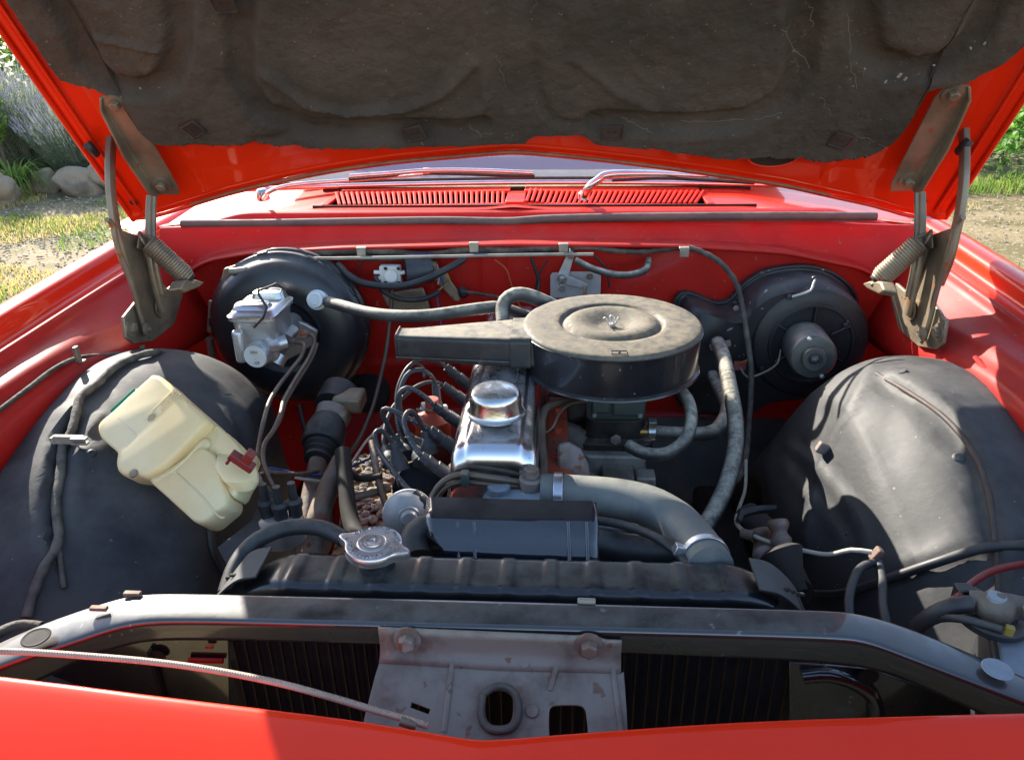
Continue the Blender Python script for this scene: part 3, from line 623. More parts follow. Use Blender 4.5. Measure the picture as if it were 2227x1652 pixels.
# inner pressed frame of the hood (red), with ribs
NXh, NSh = 161, 120
u = np.linspace(-1, 1, NXh)
rows = []
ribs = [[HS(*p) for p in l] for l in ([(395, 320), (425, 395), (440, 412)], [(1820, 312), (1800, 370), (1780, 405)], [(690, 322), (850, 310), (1080, 306), (1120, 300)])]
cut = HS(1682, 338)
for j in range(NSh+1):
    r = []
    for uu in u:
        t = j/NSh; x = uu*hside(0); s0 = rear(max(-.735, min(.705, x))); s1 = .965
        s = s0+(s1-s0)*(t**1.6); x = uu*hside(s)
        e = min(1, (abs(HW-abs(x)))/.012); d = 0
        ed = abs(x); side = HW-ed
        d -= .010*(1-math.exp(-max(0, side-.018)/.006)) if side > .018 else 0       # folded hem stands proud
        rr = s-s0
        d -= .006*(1-math.exp(-max(0, rr-.010)/.004)) if rr > .010 else 0
        d -= .010/(1+math.exp(-(side-.075)/.006)) * (1 if True else 0)*.0
        r.append((x, s, d))
    rows.append(r)
A = np.array(rows)
for l in ribs: A[..., 2] += .004*np.exp(-(polydist(A[..., 0], A[..., 1], l)/.006)**2)
g = []
for r in A: g.append([Hp(a, b, c+.006) for a, b, c in r])
hood = grid('hood', g, 'red', CAR, label='underside of the open red hood with pressed edges')
# outer skin, a little behind
rows = []
for j in range(25):
    t = j/24; r = []
    for k in range(33):
        uu = -1+2*k/32; x = uu*hside(0); s0 = rear(max(-.735, min(.705, x))); s = s0+(.97-s0)*t
        r.append(Hp(uu*(hside(s)+.002), s-.001, -.004-.022*(1-uu**4)*min(1, t*6)))
    rows.append(r)
grid('hood_skin', rows, 'red', hood)
# hem round the rear edge with its brown seam sealer
tube('seam_sealer', [Hp(a, b+.006, .0062) for a, b in RLs[2:-3]], .0028, 'sealer', hood, 6, .05)
tube('rear_hem', [Hp(a, b+.001, .003) for a, b in RLs], .0035, 'red', hood, 8, .04)
for s in (-1, 1):
    tube('side_hem', [Hp(s*hside(q), q, .003) for q in (.0, .2, .5, .8, .965)], .0045, 'red', hood, 8, .1)
    tube('side_bead', [Hp(s*(hside(q)-.022), q+.01, -.001) for q in (.0, .2, .5, .8, .95)], .003, 'red', hood, 8, .1)
for px, py in ((290, 441), (2006, 440)):
    lathe('drain_hole', [(0, .001), (.006, .001), (.0075, .0)], H(px, py, .0), HN, 'dark', hood, 16)
p = H(1681, 338, .0015); e1 = VX; 
MB().prism([p+VX*(.040*math.cos(a))+HD*(.022*math.sin(a)) for a in np.linspace(0, 2*math.pi, 28, endpoint=False)], HN*.0015).go('oval_opening', 'dark', hood)
tube('opening_rim', [p+HN*.002+VX*(.041*math.cos(a))+HD*(.023*math.sin(a)) for a in np.linspace(0, 2*math.pi, 29)], .0022, 'red', hood, 6, .02)
for a, b, c, d in ((188, 312, 208, 335), (2085, 330, 2108, 305)):
    MB().tube([H(a, b, .010), H((a+c)/2, (b+d)/2, .014), H(c, d, .010)], .008, 8).go('hood_buffer', 'rubber', hood)
# insulation pad
PL = [(-60, -160), (0, -50), (30, 0), (70, 80), (110, 130), (150, 163), (215, 178), (250, 195), (276, 205), (290, 230), (310, 262), (330, 286), (350, 299), (420, 304), (520, 300), (600, 303), (680, 308), (860, 308), (1000, 303), (1130, 299), (1142, 297), (1152, 288), (1164, 283), (1262, 282), (1276, 288), (1292, 300), (1330, 304), (1400, 310), (1600, 326), (1720, 330), (1850, 331), (1880, 327), (1905, 315), (1930, 300), (1960, 260), (1985, 215), (2003, 182), (2020, 176), (2060, 172), (2090, 165), (2140, 143), (2190, 105), (2226, 60), (2300, -60)]
PS_ = [HS(*p) for p in PL]
xs_, ss_ = [p[0] for p in PS_], [p[1] for p in PS_]
NXp = 520; X0, X1 = xs_[0], xs_[-1]
xa = np.linspace(max(X0, -.735), min(X1, .735), NXp); sa = np.interp(xa, xs_, ss_)
rng = np.random.default_rng(4)
wob = np.convolve(rng.normal(0, 1, NXp+12), np.ones(13)/13, 'valid')[:NXp]*.006+rng.normal(0, .0007, NXp)
sa = sa+wob*(np.abs(xa) > .2)+wob*.3
NSp = 170; tt = np.linspace(0, 1, NSp)**1.0
Xg = np.repeat(xa[None, :], NSp, 0); Sg = sa[None, :]+(.90-sa[None, :])*tt[:, None]
def hl(*pts): return [HS(*p) for p in pts]
Hh = np.full(Xg.shape, .024)
def groove(pts, wd, amp, pw=2): 
    global Hh
    Hh = Hh+amp*np.exp(-(polydist(Xg, Sg, hl(*pts))/wd)**pw)
groove([(402, -80), (395, 80), (372, 150), (320, 178), (250, 165), (205, 120), (180, 50), (120, -50)], .019, -.018, 4)
groove([(530, -100), (528, 60), (532, 150), (575, 220), (690, 258), (830, 262), (990, 262), (1040, 248)], .019, -.018, 4)
groove([(1052, -100), (1056, 100), (1058, 200), (1035, 225), (1000, 250)], .010, .010)
groove([(1035, 110), (1000, 150), (950, 190), (880, 215), (760, 220), (680, 205), (590, 140)], .008, .009)
groove([(1158, -100), (1158, 80), (1170, 180), (1200, 240), (1300, 255)], .008, -.006)
groove([(1250, 110), (1340, 180), (1420, 215)], .007, .005)
groove([(1735, -100), (1740, 60), (1735, 130), (1700, 195), (1620, 240), (1500, 250), (1300, 246)], .020, -.018, 4)
groove([(1866, -100), (1872, 40), (1895, 100), (1960, 135), (2040, 120), (2110, 60), (2160, -30)], .020, -.018, 4)
groove([(1905, 0), (1912, 60), (1935, 95)], .006, .005)
groove([(215, 60), (300, 75), (360, 85)], .006, .006)
groove([(370, 40), (362, 100), (330, 140)], .006, .005)
groove([(560, 290), (640, 268), (760, 280)], .010, -.006)
groove([(1850, 300), (1900, 240), (1960, 190)], .016, -.005)
nz = np.array([[noise.noise((float(a)*14, float(b)*14, 0))*.0036+noise.noise((float(a)*55, float(b)*55, 3))*.0022+noise.noise((float(a)*110, float(b)*110, 9))*.0010+noise.noise((float(a)*5, float(b)*5, 7))*.003 for a, b in zip(r1, r2)] for r1, r2 in zip(Xg, Sg)])
edge_ = np.clip((Sg-sa[None, :])/.006, 0, 1)
Hh = (Hh+nz)*(.35+.65*edge_)+.001
g = [[Hp(float(a), float(b), float(c)) for a, b, c in zip(r1, r2, r3)] for r1, r2, r3 in zip(Xg, Sg, Hh)]
pad = grid('insulation_pad', g, 'pad', hood, label='torn dark fibrous insulation pad under the hood')
pad.data.shade_smooth()
M['clip'] = mat('dull_brown_clip', (.06, .042, .036), .4, .3, nsc=30)
def clip(px, py, rz, sz=.017):
    c = H(px, py, .027); R_ = Matrix.Rotation(rz, 3, HN); ux, uy = R_ @ VX, R_ @ HD
    q = MB(); q.loft([rrect(c, ux, uy, sz*2, sz*1.7, .003, 3), rrect(c+HN*.002, ux, uy, sz*1.95, sz*1.65, .003, 3), rrect(c+HN*.003, ux, uy, sz*1.7, sz*1.4, .002, 3), rrect(c+HN*.001, ux, uy, sz*1.6, sz*1.3, .002, 3)])
    for k in (-1, 1): q.prism([c+HN*.001+ux*(k*.0045+a)+uy*b for a, b in ((-.003, 0), (0, .0025), (.003, 0), (0, -.0025))], HN*.0015)
    q.go('pad_clip', 'clip', hood, label=None)
for a in ((420, 282, .5), (900, 290, .25), (1330, 288, .0), (1828, 306, -.35)): clip(*a)
clip(485, 8, .1)
# cobwebs and bits of debris caught on the pad
wb = MB(); random.seed(5)
def strand(a, b, n=9, r=.00020, dep=0):
    p0, p1 = H(*a, .024), H(*b, .024); pts = []
    for i in range(n+1):
        t = i/n; pts.append(p0.lerp(p1, t)+VX*random.uniform(-.003, .003)*(0 < i < n)+HD*random.uniform(-.003, .003)*(0 < i < n))
    wb.tube(pts, r, 4, .02)
for a, b in (((1782, 212), (1820, 275)), ((1820, 275), (1930, 345-20)), ((1740, 285), (1820, 285)), ((1820, 285), (1865, 262)), ((1850, 135), (1872, 230)), ((1690, 50), (1760, 150)), ((1760, 10), (1765, 60)), ((1500, 115), (1545, 160)), ((1545, 160), (1490, 200)), ((1840, 30), (1850, 130)), ((1480, 262), (1620, 262)), ((1020, 272), (1050, 300)), ((1050, 290), (1110, 290)), ((1350, 255), (1420, 290)), ((1640, 260), (1700, 245)), ((1080, 120), (1100, 190))):
    strand(a, b)
for _ in range(60):
    a = (random.uniform(1150, 1950), random.uniform(5, 300)); an = random.uniform(0, 6.3); l = random.uniform(5, 28)
    q = HS(a[0]+l*math.cos(an), a[1]+l*math.sin(an))
    if q[1] > float(np.interp(q[0], xs_, ss_))+.02: strand(a, (a[0]+l*math.cos(an), a[1]+l*math.sin(an)), 5, .00010)
wb.go('cobweb', 'web', hood, kind='stuff')
db = MB()
for px, py, r in ((1955, 165, 9), (1925, 178, 6), (1968, 172, 7), (2030, 142, 4), (2140, 95, 5), (2110, 105, 5), (1880, 150, 4), (1262, 122, 8), (770, 92, 3), (305, 192, 4), (1545, 100, 3), (1600, 230, 2), (1395, 120, 2), (700, 230, 2)):
    c = H(px, py, .022); R_ = Matrix.Rotation(random.uniform(0, 3), 3, HN); r *= .6; db.loft([rrect(c, R_ @ VX, R_ @ HD, r*.0016, r*.0009, r*.0003, 2), rrect(c+HN*.002, R_ @ VX, R_ @ HD, r*.0011, r*.0005, r*.0002, 2)])
db.go('debris_flakes', 'web', hood, kind='stuff')

# ---- hinges
def hinge(s):
    def mx(v): return Vector((-v.x*1.0-.0, v.y, v.z)) if s > 0 else v
    nm = 'left' if s < 0 else 'right'
    def tX(px, py, xv=-.67): return mx(X(px, py, xv))
    def tH(px, py, o=.0): return mx(H(px, py, o))
    # base plate bolted to the inner flange
    b = [X(*p, -.672) for p in ((262, 690), (268, 735), (285, 747), (325, 742), (372, 706), (392, 640), (380, 612), (345, 640), (290, 655))]
    root = MB().prism([mx(v) for v in b], Vector((-s*.006, 0, 0))).go('hood_hinge', 'hinge', CAR, bev=.0015, label='grimy steel hood hinge on the %s side, with its coil spring' % nm)
    def bolt(c, ax, r=.009, m='hinge', w=.015):
        q = MB(); q.hexbolt(c, ax, r, .009, w); q.go('bolt', m, root, ang=25)
    for p in ((284, 712), (352, 636)): bolt(mx(X(*p, -.666)), (-s, 0, 0))
    # channel arm screwed to the hood
    ctr = [(247, 212), (262, 250), (300, 320), (345, 395), (360, 420)]
    a0, a1 = H(236, 208, .018), H(362, 418, .018); al_ = (a1-a0).normalized(); wv = HN.cross(al_).normalized()
    if wv.x < 0: wv = -wv
    q = MB()
    def ring(c, w0, w1, th=.003, fl=.018):
        # channel profile: flat with one turned flange on the outer side
        pr = [(w1, 0), (w0, 0), (w0-.001, fl), (w0+.003, fl), (w0+.004, th), (w1, th)]
        return [c+wv*a+HN*h for a, h in pr]
    q.loft([[mx(v) for v in ring(a0+al_*.0, -.012, .020, fl=.006)], [mx(v) for v in ring(a0+al_*.02, -.020, .028, fl=.012)], [mx(v) for v in ring(a0.lerp(a1, .5), -.022, .028, fl=.022)], [mx(v) for v in ring(a0.lerp(a1, .93), -.020, .028, fl=.020)], [mx(v) for v in ring(a1+al_*.004, -.018, .022, fl=.012)]])
    q.go('hinge_arm', 'hinge', root, bev=.001)
    for p in ((252, 224), (353, 400)): 
        c = mx(H(*p, .021)); q = MB(); q.lathe([(0, 0), (.0155, 0), (.0155, .003), (.0, .003)], c, HN, 24); q.hexbolt(c+HN*.002, HN, .0085, .010, None); q.go('bolt', 'hinge', root, ang=25)
    # curved outer link
    def strap(name, pts, wd, th, xv, m='hinge', x2=None):
        P_ = cat([tuple(X(a, b, xv+(x2-xv)*i/(len(pts)-1) if x2 is not None else xv)) for i, (a, b) in enumerate(pts)], .01); P_ = [Vector(v) for v in P_]; r_ = []
        for i, v in enumerate(P_):
            t = (P_[min(i+1, len(P_)-1)]-P_[max(i-1, 0)]).normalized(); n_ = Vector((1, 0, 0)).cross(t).normalized(); w_ = wd(i/(len(P_)-1)) if callable(wd) else wd
            r_.append([mx(k) for k in rrect(v, VX, n_, th, w_, th*.3, 2)])
        return MB().loft(r_).go(name, m, root, ang=30)
    strap('hinge_link', [(243, 296), (240, 340), (240, 400), (246, 460), (256, 510), (268, 560), (290, 612)], .019, .011, -.695, x2=-.685)
    strap('hinge_link', [(328, 428), (326, 470), (326, 520), (332, 580), (345, 640), (355, 675)], .018, .010, -.650)
    strap('hinge_link', [(332, 428), (331, 470), (331, 520), (337, 580), (350, 640)], .006, .014, -.646)
    # bell crank: tapered plate running down to the base
    pl_ = [X(*p, -.668) for p in ((250, 498), (305, 515), (318, 545), (330, 585), (362, 660), (366, 690), (340, 715), (322, 735), (310, 720), (295, 640), (268, 560))]
    MB().prism([mx(v) for v in pl_], Vector((-s*.005, 0, 0))).go('crank_plate', 'hinge', root, bev=.0015)
    tube('crank_flange', [tX(232, 478, -.662), tX(244, 488, -.660), tX(256, 540, -.660), tX(285, 612, -.660), tX(306, 690, -.660), tX(318, 728, -.660)], .0045, 'hinge', root, 8)
    tube('crank_flange', [tX(306, 520, -.660), tX(330, 590, -.660), tX(362, 668, -.660)], .004, 'hinge', root, 8)
    lathe('pivot_pin', [(0, 0), (.018, 0), (.018, .004), (.006, .005), (.006, .010), (0, .011)], tX(348, 668, -.660), (-s, 0, 0), 'hinge', root, 24)
    lathe('pivot_pin', [(0, 0), (.012, 0), (.012, .004), (.005, .005), (.005, .009), (0, .010)], tX(318, 716, -.655), (-s, 0, 0), 'hinge', root, 24)
    # spring
    A_, B_ = X(326, 530, -.64), X(412, 608, -.585); ax = (B_-A_); L_ = ax.length; ax.normalize(); u_, v_, _ = frame(ax)
    pts = []; turns = 19
    for i in range(turns*14+1):
        a = 2*math.pi*i/14; r = .0148 if i < turns*12 else .0148-.006*((i-turns*12)/(turns*2))
        pts.append(mx(A_+ax*(L_*i/(turns*14))+(u_*math.cos(a)+v_*math.sin(a))*r))
    vs, fs = tube_geo(pts, .0030, 6, None, False); obj('hinge_spring', vs, fs, 'hinge', root)
    MB().lathe([(0, 0), (.0125, .0), (.0125, L_*.9), (0, L_*.95)], mx(A_+ax*.01), mx(Vector(ax)) , 18).go('spring_core', 'dark', root)
    tube('spring_hook', [mx(A_+ax*.006+u_*.013), mx(A_-ax*.004+u_*.010), tX(312, 512, -.65), tX(303, 505, -.652), tX(304, 515, -.650), tX(316, 532, -.645)], .0026, 'hinge', root, 8)
    MB().prism([mx(X(*p, -.655)) for p in ((300, 508), (322, 512), (330, 528), (318, 545), (296, 540))], Vector((-s*.003, 0, 0))).go('hook_lug', 'hinge', root, bev=.001)
    tube('spring_tail', [mx(B_), mx(B_+ax*.008), tX(421, 616, -.58), tX(418, 622, -.585)], .0026, 'hinge', root, 8)
    MB().prism([mx(X(*p, -.60)) for p in ((362, 632), (372, 612), (400, 612), (418, 617), (405, 628), (375, 640))], Vector((-s*.02, .01, 0))).go('spring_lug', 'hinge', root, bev=.003)
hinge(-1); hinge(1)
# ================================================================== ENGINE BAY CONTENTS
def P3(pts):
    """(x, y, depth Y) -> points"""
    return [Y(*p) for p in pts]
def wire(name, pts, r, m, parent=CAR, label=None, n=8, step=.012, rf=None): return tube(name, P3(pts), r, m, parent, n, step, label, rf=rf)
def clamp_ring(c, ax, r, wd, m, parent, screw=None):
    q = MB(); q.lathe([(r, -wd/2), (r+.0015, -wd/2), (r+.0015, wd/2), (r, wd/2), (r, -wd/2)], c, ax, 36)
    x, y, z = frame(ax)
    s_ = Vector(screw) if screw else x
    s_ = (s_-z*s_.dot(z)).normalized(); q.box(Vector(c)+s_*(r+.005), (.012, .012, .012), Matrix((s_.cross(z), s_, z)).transposed())
    q.go('hose_clamp', m, parent, bev=.001)
# ---- engine block and head
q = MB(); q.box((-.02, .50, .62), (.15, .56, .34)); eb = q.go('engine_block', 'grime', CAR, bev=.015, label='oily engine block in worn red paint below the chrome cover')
MB().box((-.022, .515, .755), (.125, .56, .09)).go('cylinder_head', 'engred', eb, bev=.008)
MB().box((.058, .42, .79), (.035, .30, .03)).go('head_ledge', 'engred', eb, bev=.006)
for k in range(5):
    q = MB(); q.hexbolt((.060, .30+.07*k, .806), (0, 0, 1), .007, .008, .010); q.go('head_bolt', 'engred', eb, ang=25)
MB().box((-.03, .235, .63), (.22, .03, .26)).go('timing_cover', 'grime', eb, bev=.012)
# ---- chrome rocker cover: lofted rounded sections from front to back
rc = []
xc = -.0235
def rsec(y, w_, zt, zb=.795, r=.014, dx=0):
    w_ *= 1.15
    pr = [(-w_, zb), (-w_-.003, zb+.004), (-w_-.003, zb+.008), (-w_, zb+.010), (-w_, zt-.030), (-w_+.003, zt-.018), (-w_+.010, zt-.010), (-w_+.020, zt-.007), (-w_+.022, zt-.004), (-w_+.026, zt-.0005), (-w_+.032, zt)]
    pr = pr+[(-a, b) for a, b in pr[::-1]]
    return [Vector((xc+a+dx, y, b)) for a, b in pr]
secs = [(.266, .045, .812), (.260, .0485, .822), (.2575, .050, .836), (.257, .0505, .852), (.259, .0505, .866), (.265, .0508, .877), (.275, .051, .8835), (.290, .051, .8865), (.320, .051, .888), (.45, .051, .888), (.60, .051, .888), (.79, .051, .888), (.80, .050, .884), (.805, .047, .86)]
q = MB(); q.loft([rsec(y, w_, zt) for y, w_, zt in secs]); 
MB().box((xc, .272, .800), (.104, .012, .03)).go('head_gasket_face', 'engred', eb, bev=.002)
rk = q.go('rocker_cover', 'rocker', CAR, label='long chrome rocker cover with ribs and a round oil cap', ang=60, sub=1)
for dx in (-.022, .022): tube('pressed_rib', [Vector((xc+dx, .325, .8875)), Vector((xc+dx, .40, .8893)), Vector((xc+dx, .78, .8893))], .0016, 'rocker', rk, 8)
MB().box((xc-.054, .53, .80), (.006, .50, .012)).go('cover_flange', 'alu', rk, bev=.002)
pc = Vector((-.024, .322, .889))
lathe('cap_neck', [(0, 0), (.023, 0), (.023, .012), (0, .012)], pc, VZ, 'rubber', rk, 32)
lathe('oil_cap', [(0, .010), (.036, .010), (.0395, .0115), (.040, .013), (.0375, .0145), (.0355, .018), (.0350, .035), (.0340, .040), (.031, .0445), (.026, .0475), (.018, .0492), (.008, .0500), (0, .0502)], pc, VZ, 'chromed', rk, 72)

# ---- air cleaner
ac = Vector((.143, .538, 0)); R = .1395
prof = [(0, .886), (.05, .886), (.10, .884), (R-.006, .879), (R-.001, .877), (R+.001, .8785), (R, .881), (R-.004, .8835), (R-.0035, .888), (R-.001, .935), (R+.0005, .9425), (R-.02, .938), (0, .930), (R+.0005, .9425), (R+.0005, .9455), (R-.002, .9490), (R-.006, .9505), (R-.02, .9512), (.092, .9518), (.084, .9518), (.0815, .9500), (.079, .9466), (.0765, .9462), (.074, .9475), (.070, .9515), (.064, .9540), (.055, .9545), (.046, .9525), (.036, .9490), (.028, .9450), (.020, .9422), (.012, .9412), (0, .941)]
b_ = lathe('air_cleaner', prof[:13], ac, VZ, 'black', CAR, 96, label='round black air cleaner with a dusty lid and a long snorkel')
lathe('lid', prof[13:], ac, VZ, 'lid', b_, 128, ang=60)
tube('lid_bead', [ac+Vector((math.cos(a)*(R+.0005), math.sin(a)*(R+.0005), .9430)) for a in np.linspace(0, 2*math.pi, 97)], .0011, 'black', b_, 6, None, smooth=False)
# wing clip in the dish
cc = ac+Vector((0, 0, .9405)); MB().hexbolt(cc, VZ, .006, .007).go('centre_nut', 'alu', b_)
tube('wing_nut', [cc+Vector(v) for v in ((-.013, .002, .014), (-.010, 0, .017), (-.006, 0, .008), (0, -.001, .004), (.006, 0, .008), (.010, 0, .017), (.013, .002, .014))], .0012, 'alu', b_, 8, .002)
tube('wing_nut_loop', [cc+Vector(v) for v in ((-.002, .001, .006), (-.003, .002, .018), (.003, .002, .018), (.002, .001, .006))], .0011, 'alu', b_, 8, .002)
pF = Z(1346, 766, .9516); text('stamped_letter', 'F', .010, pF, VX, VY, .0004, 'black', b_)
tube('stamped_frame', [pF+Vector(v) for v in ((-.011, -.006, 0), (-.011, .006, 0), (.011, .006, 0), (.011, -.006, 0), (-.011, -.006, 0))], .0005, 'black', b_, 5, None, smooth=False)
# snorkel
def sr(x, wy, wz, zt, yc, r=.012): return rrect(Vector((x, yc, zt-wz/2)), VY, VZ, wy, wz, r, 5)
x0 = -.192
sn = MB().loft([sr(x0, .042, .044, .9425, .515, .006), sr(x0+.003, .0395, .041, .941, .515, .006), sr(x0+.02, .041, .0405, .941, .515, .007), sr(-.08, .072, .0465, .944, .517, .008), sr(-.014, .092, .048, .9455, .52, .009), sr(-.013, .097, .052, .9475, .52, .010), sr(.018, .100, .052, .9480, .52, .010), sr(.019, .096, .049, .9465, .52, .009), sr(.05, .10, .049, .9465, .522, .009)], cap=True)
so_ = sn.go('snorkel', 'snork', b_, ang=35)
MB().loft([sr(x0-.0008, .034, .035, .938, .515, .006), sr(x0+.012, .032, .032, .9365, .515, .006)]).go('snorkel_mouth', 'dark', b_)
tube('snorkel_rim', rrect(Vector((x0, .515, .9425-.022)), VY, VZ, .042, .044, .006, 5)+[rrect(Vector((x0, .515, .9425-.022)), VY, VZ, .042, .044, .006, 5)[0]], .0016, 'snork', b_, 6, None, smooth=False)
tube('snorkel_seam', [Vector((x0, .515-.0235, .907)), Vector((-.014, .517-.0465, .909))], .0012, 'snork', b_, 6, None, smooth=False)

# ---- carburettor, insulator, manifolds
ca = MB(); ca.loft([rrect(Vector((.150, .53, z)), VX, VY, w1, w2, .008, 4) for z, w1, w2 in ((.800, .088, .07), (.803, .092, .074), (.858, .094, .076), (.864, .08, .06), (.888, .078, .058))])
cb = ca.go('carburettor', 'carb', CAR, label='grey green carburettor under the air cleaner', bev=.001)
q = MB(); q.box((.128, .492, .832), (.03, .012, .035)); q.box((.172, .492, .832), (.052, .010, .045)); q.go('float_bowl', 'carb', cb, bev=.004)
for x_, z_ in ((.118, .85), (.152, .85), (.19, .85), (.19, .812), (.118, .812)): MB().lathe([(0, 0), (.004, 0), (.003, .003), (0, .003)], (x_, .4875, z_), (0, -1, 0), 12).go('screw', 'alu', cb)
ca = MB(); ca.loft([rrect(Vector((.152, .525, z)), VX, VY, w1, w2, .02, 5) for z, w1, w2 in ((.748, .12, .085), (.752, .125, .09), (.762, .125, .09), (.768, .10, .075), (.80, .095, .07))]); ca.go('carburettor_base', 'grime', cb, bev=.001)
for x_ in (.100, .205): q = MB(); q.hexbolt((x_, .50, .765), VZ, .0085, .012, .012); q.go('bolt', 'rust', cb, ang=25)
q = MB(); q.hexbolt((.152, .478, .775), (0, -1, .1), .009, .006); q.go('brass_nut', 'rust', cb, ang=25)
mf = MB()
mf.loft([rrect(Vector((.152, .505, z)), VX, VY, w1, w2, .02, 5) for z, w1, w2 in ((.60, .11, .08), (.66, .12, .085), (.70, .11, .08), (.73, .10, .08), (.75, .115, .08))])
im = mf.go('intake_manifold', 'manif', CAR, label='stained alloy intake manifold below the carburettor', bev=.004)
q = MB(); q.tube([Vector((.15, .47, .69)), Vector((.15, .40, .70)), Vector((.152, .34, .70))], .028, 18); q.box((.155, .42, .728), (.05, .13, .012)); q.box((.198, .44, .71), (.03, .03, .05)); q.tube([Vector((.10, .47, .70)), Vector((.08, .38, .70)), Vector((.05, .33, .70))], .02, 14)
q.tube([Vector((.10, .54, .73)), Vector((.085, .60, .74)), Vector((.05, .62, .74))], .022, 14)
q.go('manifold_runner', 'manif', im, bev=.003)
q = MB(); q.tube([Vector((.05, .36, .755)), Vector((.10, .37, .75)), Vector((.12, .43, .70)), Vector((.13, .5, .64))], .026, 16); q.tube([Vector((.05, .50, .765)), Vector((.085, .50, .76)), Vector((.105, .52, .70))], .024, 16); q.tube([Vector((.05, .60, .77)), Vector((.08, .60, .79)), Vector((.095, .56, .76))], .022, 16)
q.go('exhaust_manifold', 'iron', CAR, label='flaking rusty exhaust manifold between the head and the carburettor')
MB().prism([Y(*p) for p in ((1212, 1010, .34), (1212, 965, .36), (1235, 960, .36), (1262, 975, .36), (1280, 1010, .34), (1285, 1050, .32), (1215, 1050, .32))], (0, .02, -.01)).go('heat_shield', 'rust', CAR, bev=.004)
wire('choke_pipe', [(1270, 868, .50), (1200, 880, .44), (1180, 905, .40), (1178, 960, .35), (1182, 1010, .31), (1175, 1040, .27), (1140, 1050, .250)], .0062, 'pipe', label='brown fuel pipe curving down beside the rocker cover')
wire('fuel_pipe', [(1140, 1050, .250), (1060, 1038, .246), (1000, 1032, .246), (960, 1050, .24), (935, 1090, .23), (925, 1150, .20)], .0045, 'pipe')
wire('fuel_pipe', [(1165, 1060, .252), (1060, 1052, .246), (1000, 1048, .246), (965, 1062, .24), (940, 1100, .23), (928, 1150, .20)], .0040, 'pipe')
box('pipe_clip', Y(1011, 1040, .238), (.010, .012, .020), 'carb', CAR, .001)
wire('thin_pipe', [(1290, 870, .49), (1240, 878, .45), (1215, 900, .42), (1200, 930, .40), (1170, 950, .40)], .0022, 'pipe')
q = MB(); c = Y(1155, 1045, .25); q.lathe([(0, -.01), (.016, -.008), (.016, .004), (.013, .006), (0, .006)], c, VZ, 24); q.hexbolt(c+VZ*.004, VZ, .0105, .016); q.go('coolant_fitting', 'rust', CAR, ang=25)
# manifold vents beside the head
wire('vacuum_hose', [(1365, 968, .44), (1400, 985, .42), (1450, 985, .41), (1490, 955, .42), (1503, 910, .45), (1495, 870, .49), (1475, 845, .54)], .0098, 'hose', n=16, label='dusty vacuum hose looping from the manifold to the air cleaner')
wire('heater_hose', [(1415, 940, .50), (1480, 943, .50), (1545, 940, .52), (1572, 915, .56), (1580, 880, .62), (1562, 845, .72), (1548, 815, .78)], .0118, 'hose', n=16, label='short heater hose bending up behind the carburettor')
clamp_ring(Y(1416, 938, .50), (1, 0, .0), .0125, .012, 'zinc', CAR, (0, -.2, 1)); q = MB(); q.tube(P3([(1385, 938, .50), (1420, 939, .50)]), .009, 12); q.go('hose_stub', 'brass', CAR)
wire('heater_hose', [(1560, 745, .74), (1572, 775, .66), (1586, 840, .56), (1598, 910, .49), (1597, 980, .43), (1580, 1050, .38), (1550, 1115, .33), (1520, 1160, .29)], .0128, 'hose', n=18, step=.0016, rf=lambda s, t: .0125+(.0005*math.sin(s*2*math.pi/.0045)), label='long dusty ribbed heater hose running down from the blower housing')
clamp_ring(Y(1560, 752, .755), (.1, -.5, -.6), .0135, .009, 'rust', CAR, (1, -.3, 0)); clamp_ring(Y(1550, 822, .79), (.1, -.5, -.6), .0128, .009, 'rust', CAR, (-1, -.3, 0))
# ---- thermostat housing, upper hose
hs = MB(); c = Y(1095, 1072, .248)
hs.lathe([(0, -.045), (.040, -.045), (.040, -.035), (.032, -.030), (.030, -.012), (.026, -.004), (.018, .004), (.0, .006)], c, (0, 0, 1), 32)
hs.tube([c+Vector((0, 0, -.014)), c+Vector((.03, -.005, -.012)), c+Vector((.056, -.010, -.010))], .0205, 20)
hs.lathe([(0, 0), (.0155, 0), (.0155, .020), (.014, .022), (0, .0222)], c+Vector((-.006, 0, -.006)), (0, -.1, 1), 28)
th = hs.go('thermostat_housing', 'housing', CAR, ang=40, label='pale blue grey thermostat housing behind the black fan guard', bev=.001)
up = [(1175, 1072, .248), (1260, 1077, .246), (1340, 1084, .24), (1410, 1100, .225), (1465, 1130, .20), (1500, 1165, .165), (1525, 1200, .13), (1545, 1235, .095)]
uh = wire('radiator_hose', up, .0262, 'bighose', n=32, label='fat grey upper radiator hose arching from the thermostat housing')
clamp_ring(Y(1213, 1073, .247), (1, -.02, .0), .0268, .012, 'zinc', uh, (.2, -1, .1))
clamp_ring(Y(*up[-2]).lerp(Y(*up[-1]), .35), Y(*up[-1])-Y(*up[-2]), .0268, .010, 'zinc', uh, (-1, .4, .3))
wire('lower_hose', [(1290, 1180, .17), (1360, 1195, .17), (1440, 1200, .16), (1530, 1190, .15)], .020, 'rubber', n=20)
wire('bypass_hose', [(960, 1150, .17), (920, 1155, .165), (900, 1180, .15), (905, 1215, .13)], .020, 'rubber', n=20)
wire('fan_cable', [(1290, 1130, .19), (1350, 1140, .18), (1420, 1165, .15), (1470, 1200, .12), (1500, 1235, .09)], .0055, 'rubber', n=10)
box('alternator', Y(1330, 1150, .26), (.07, .05, .05), 'alu', CAR, .012)
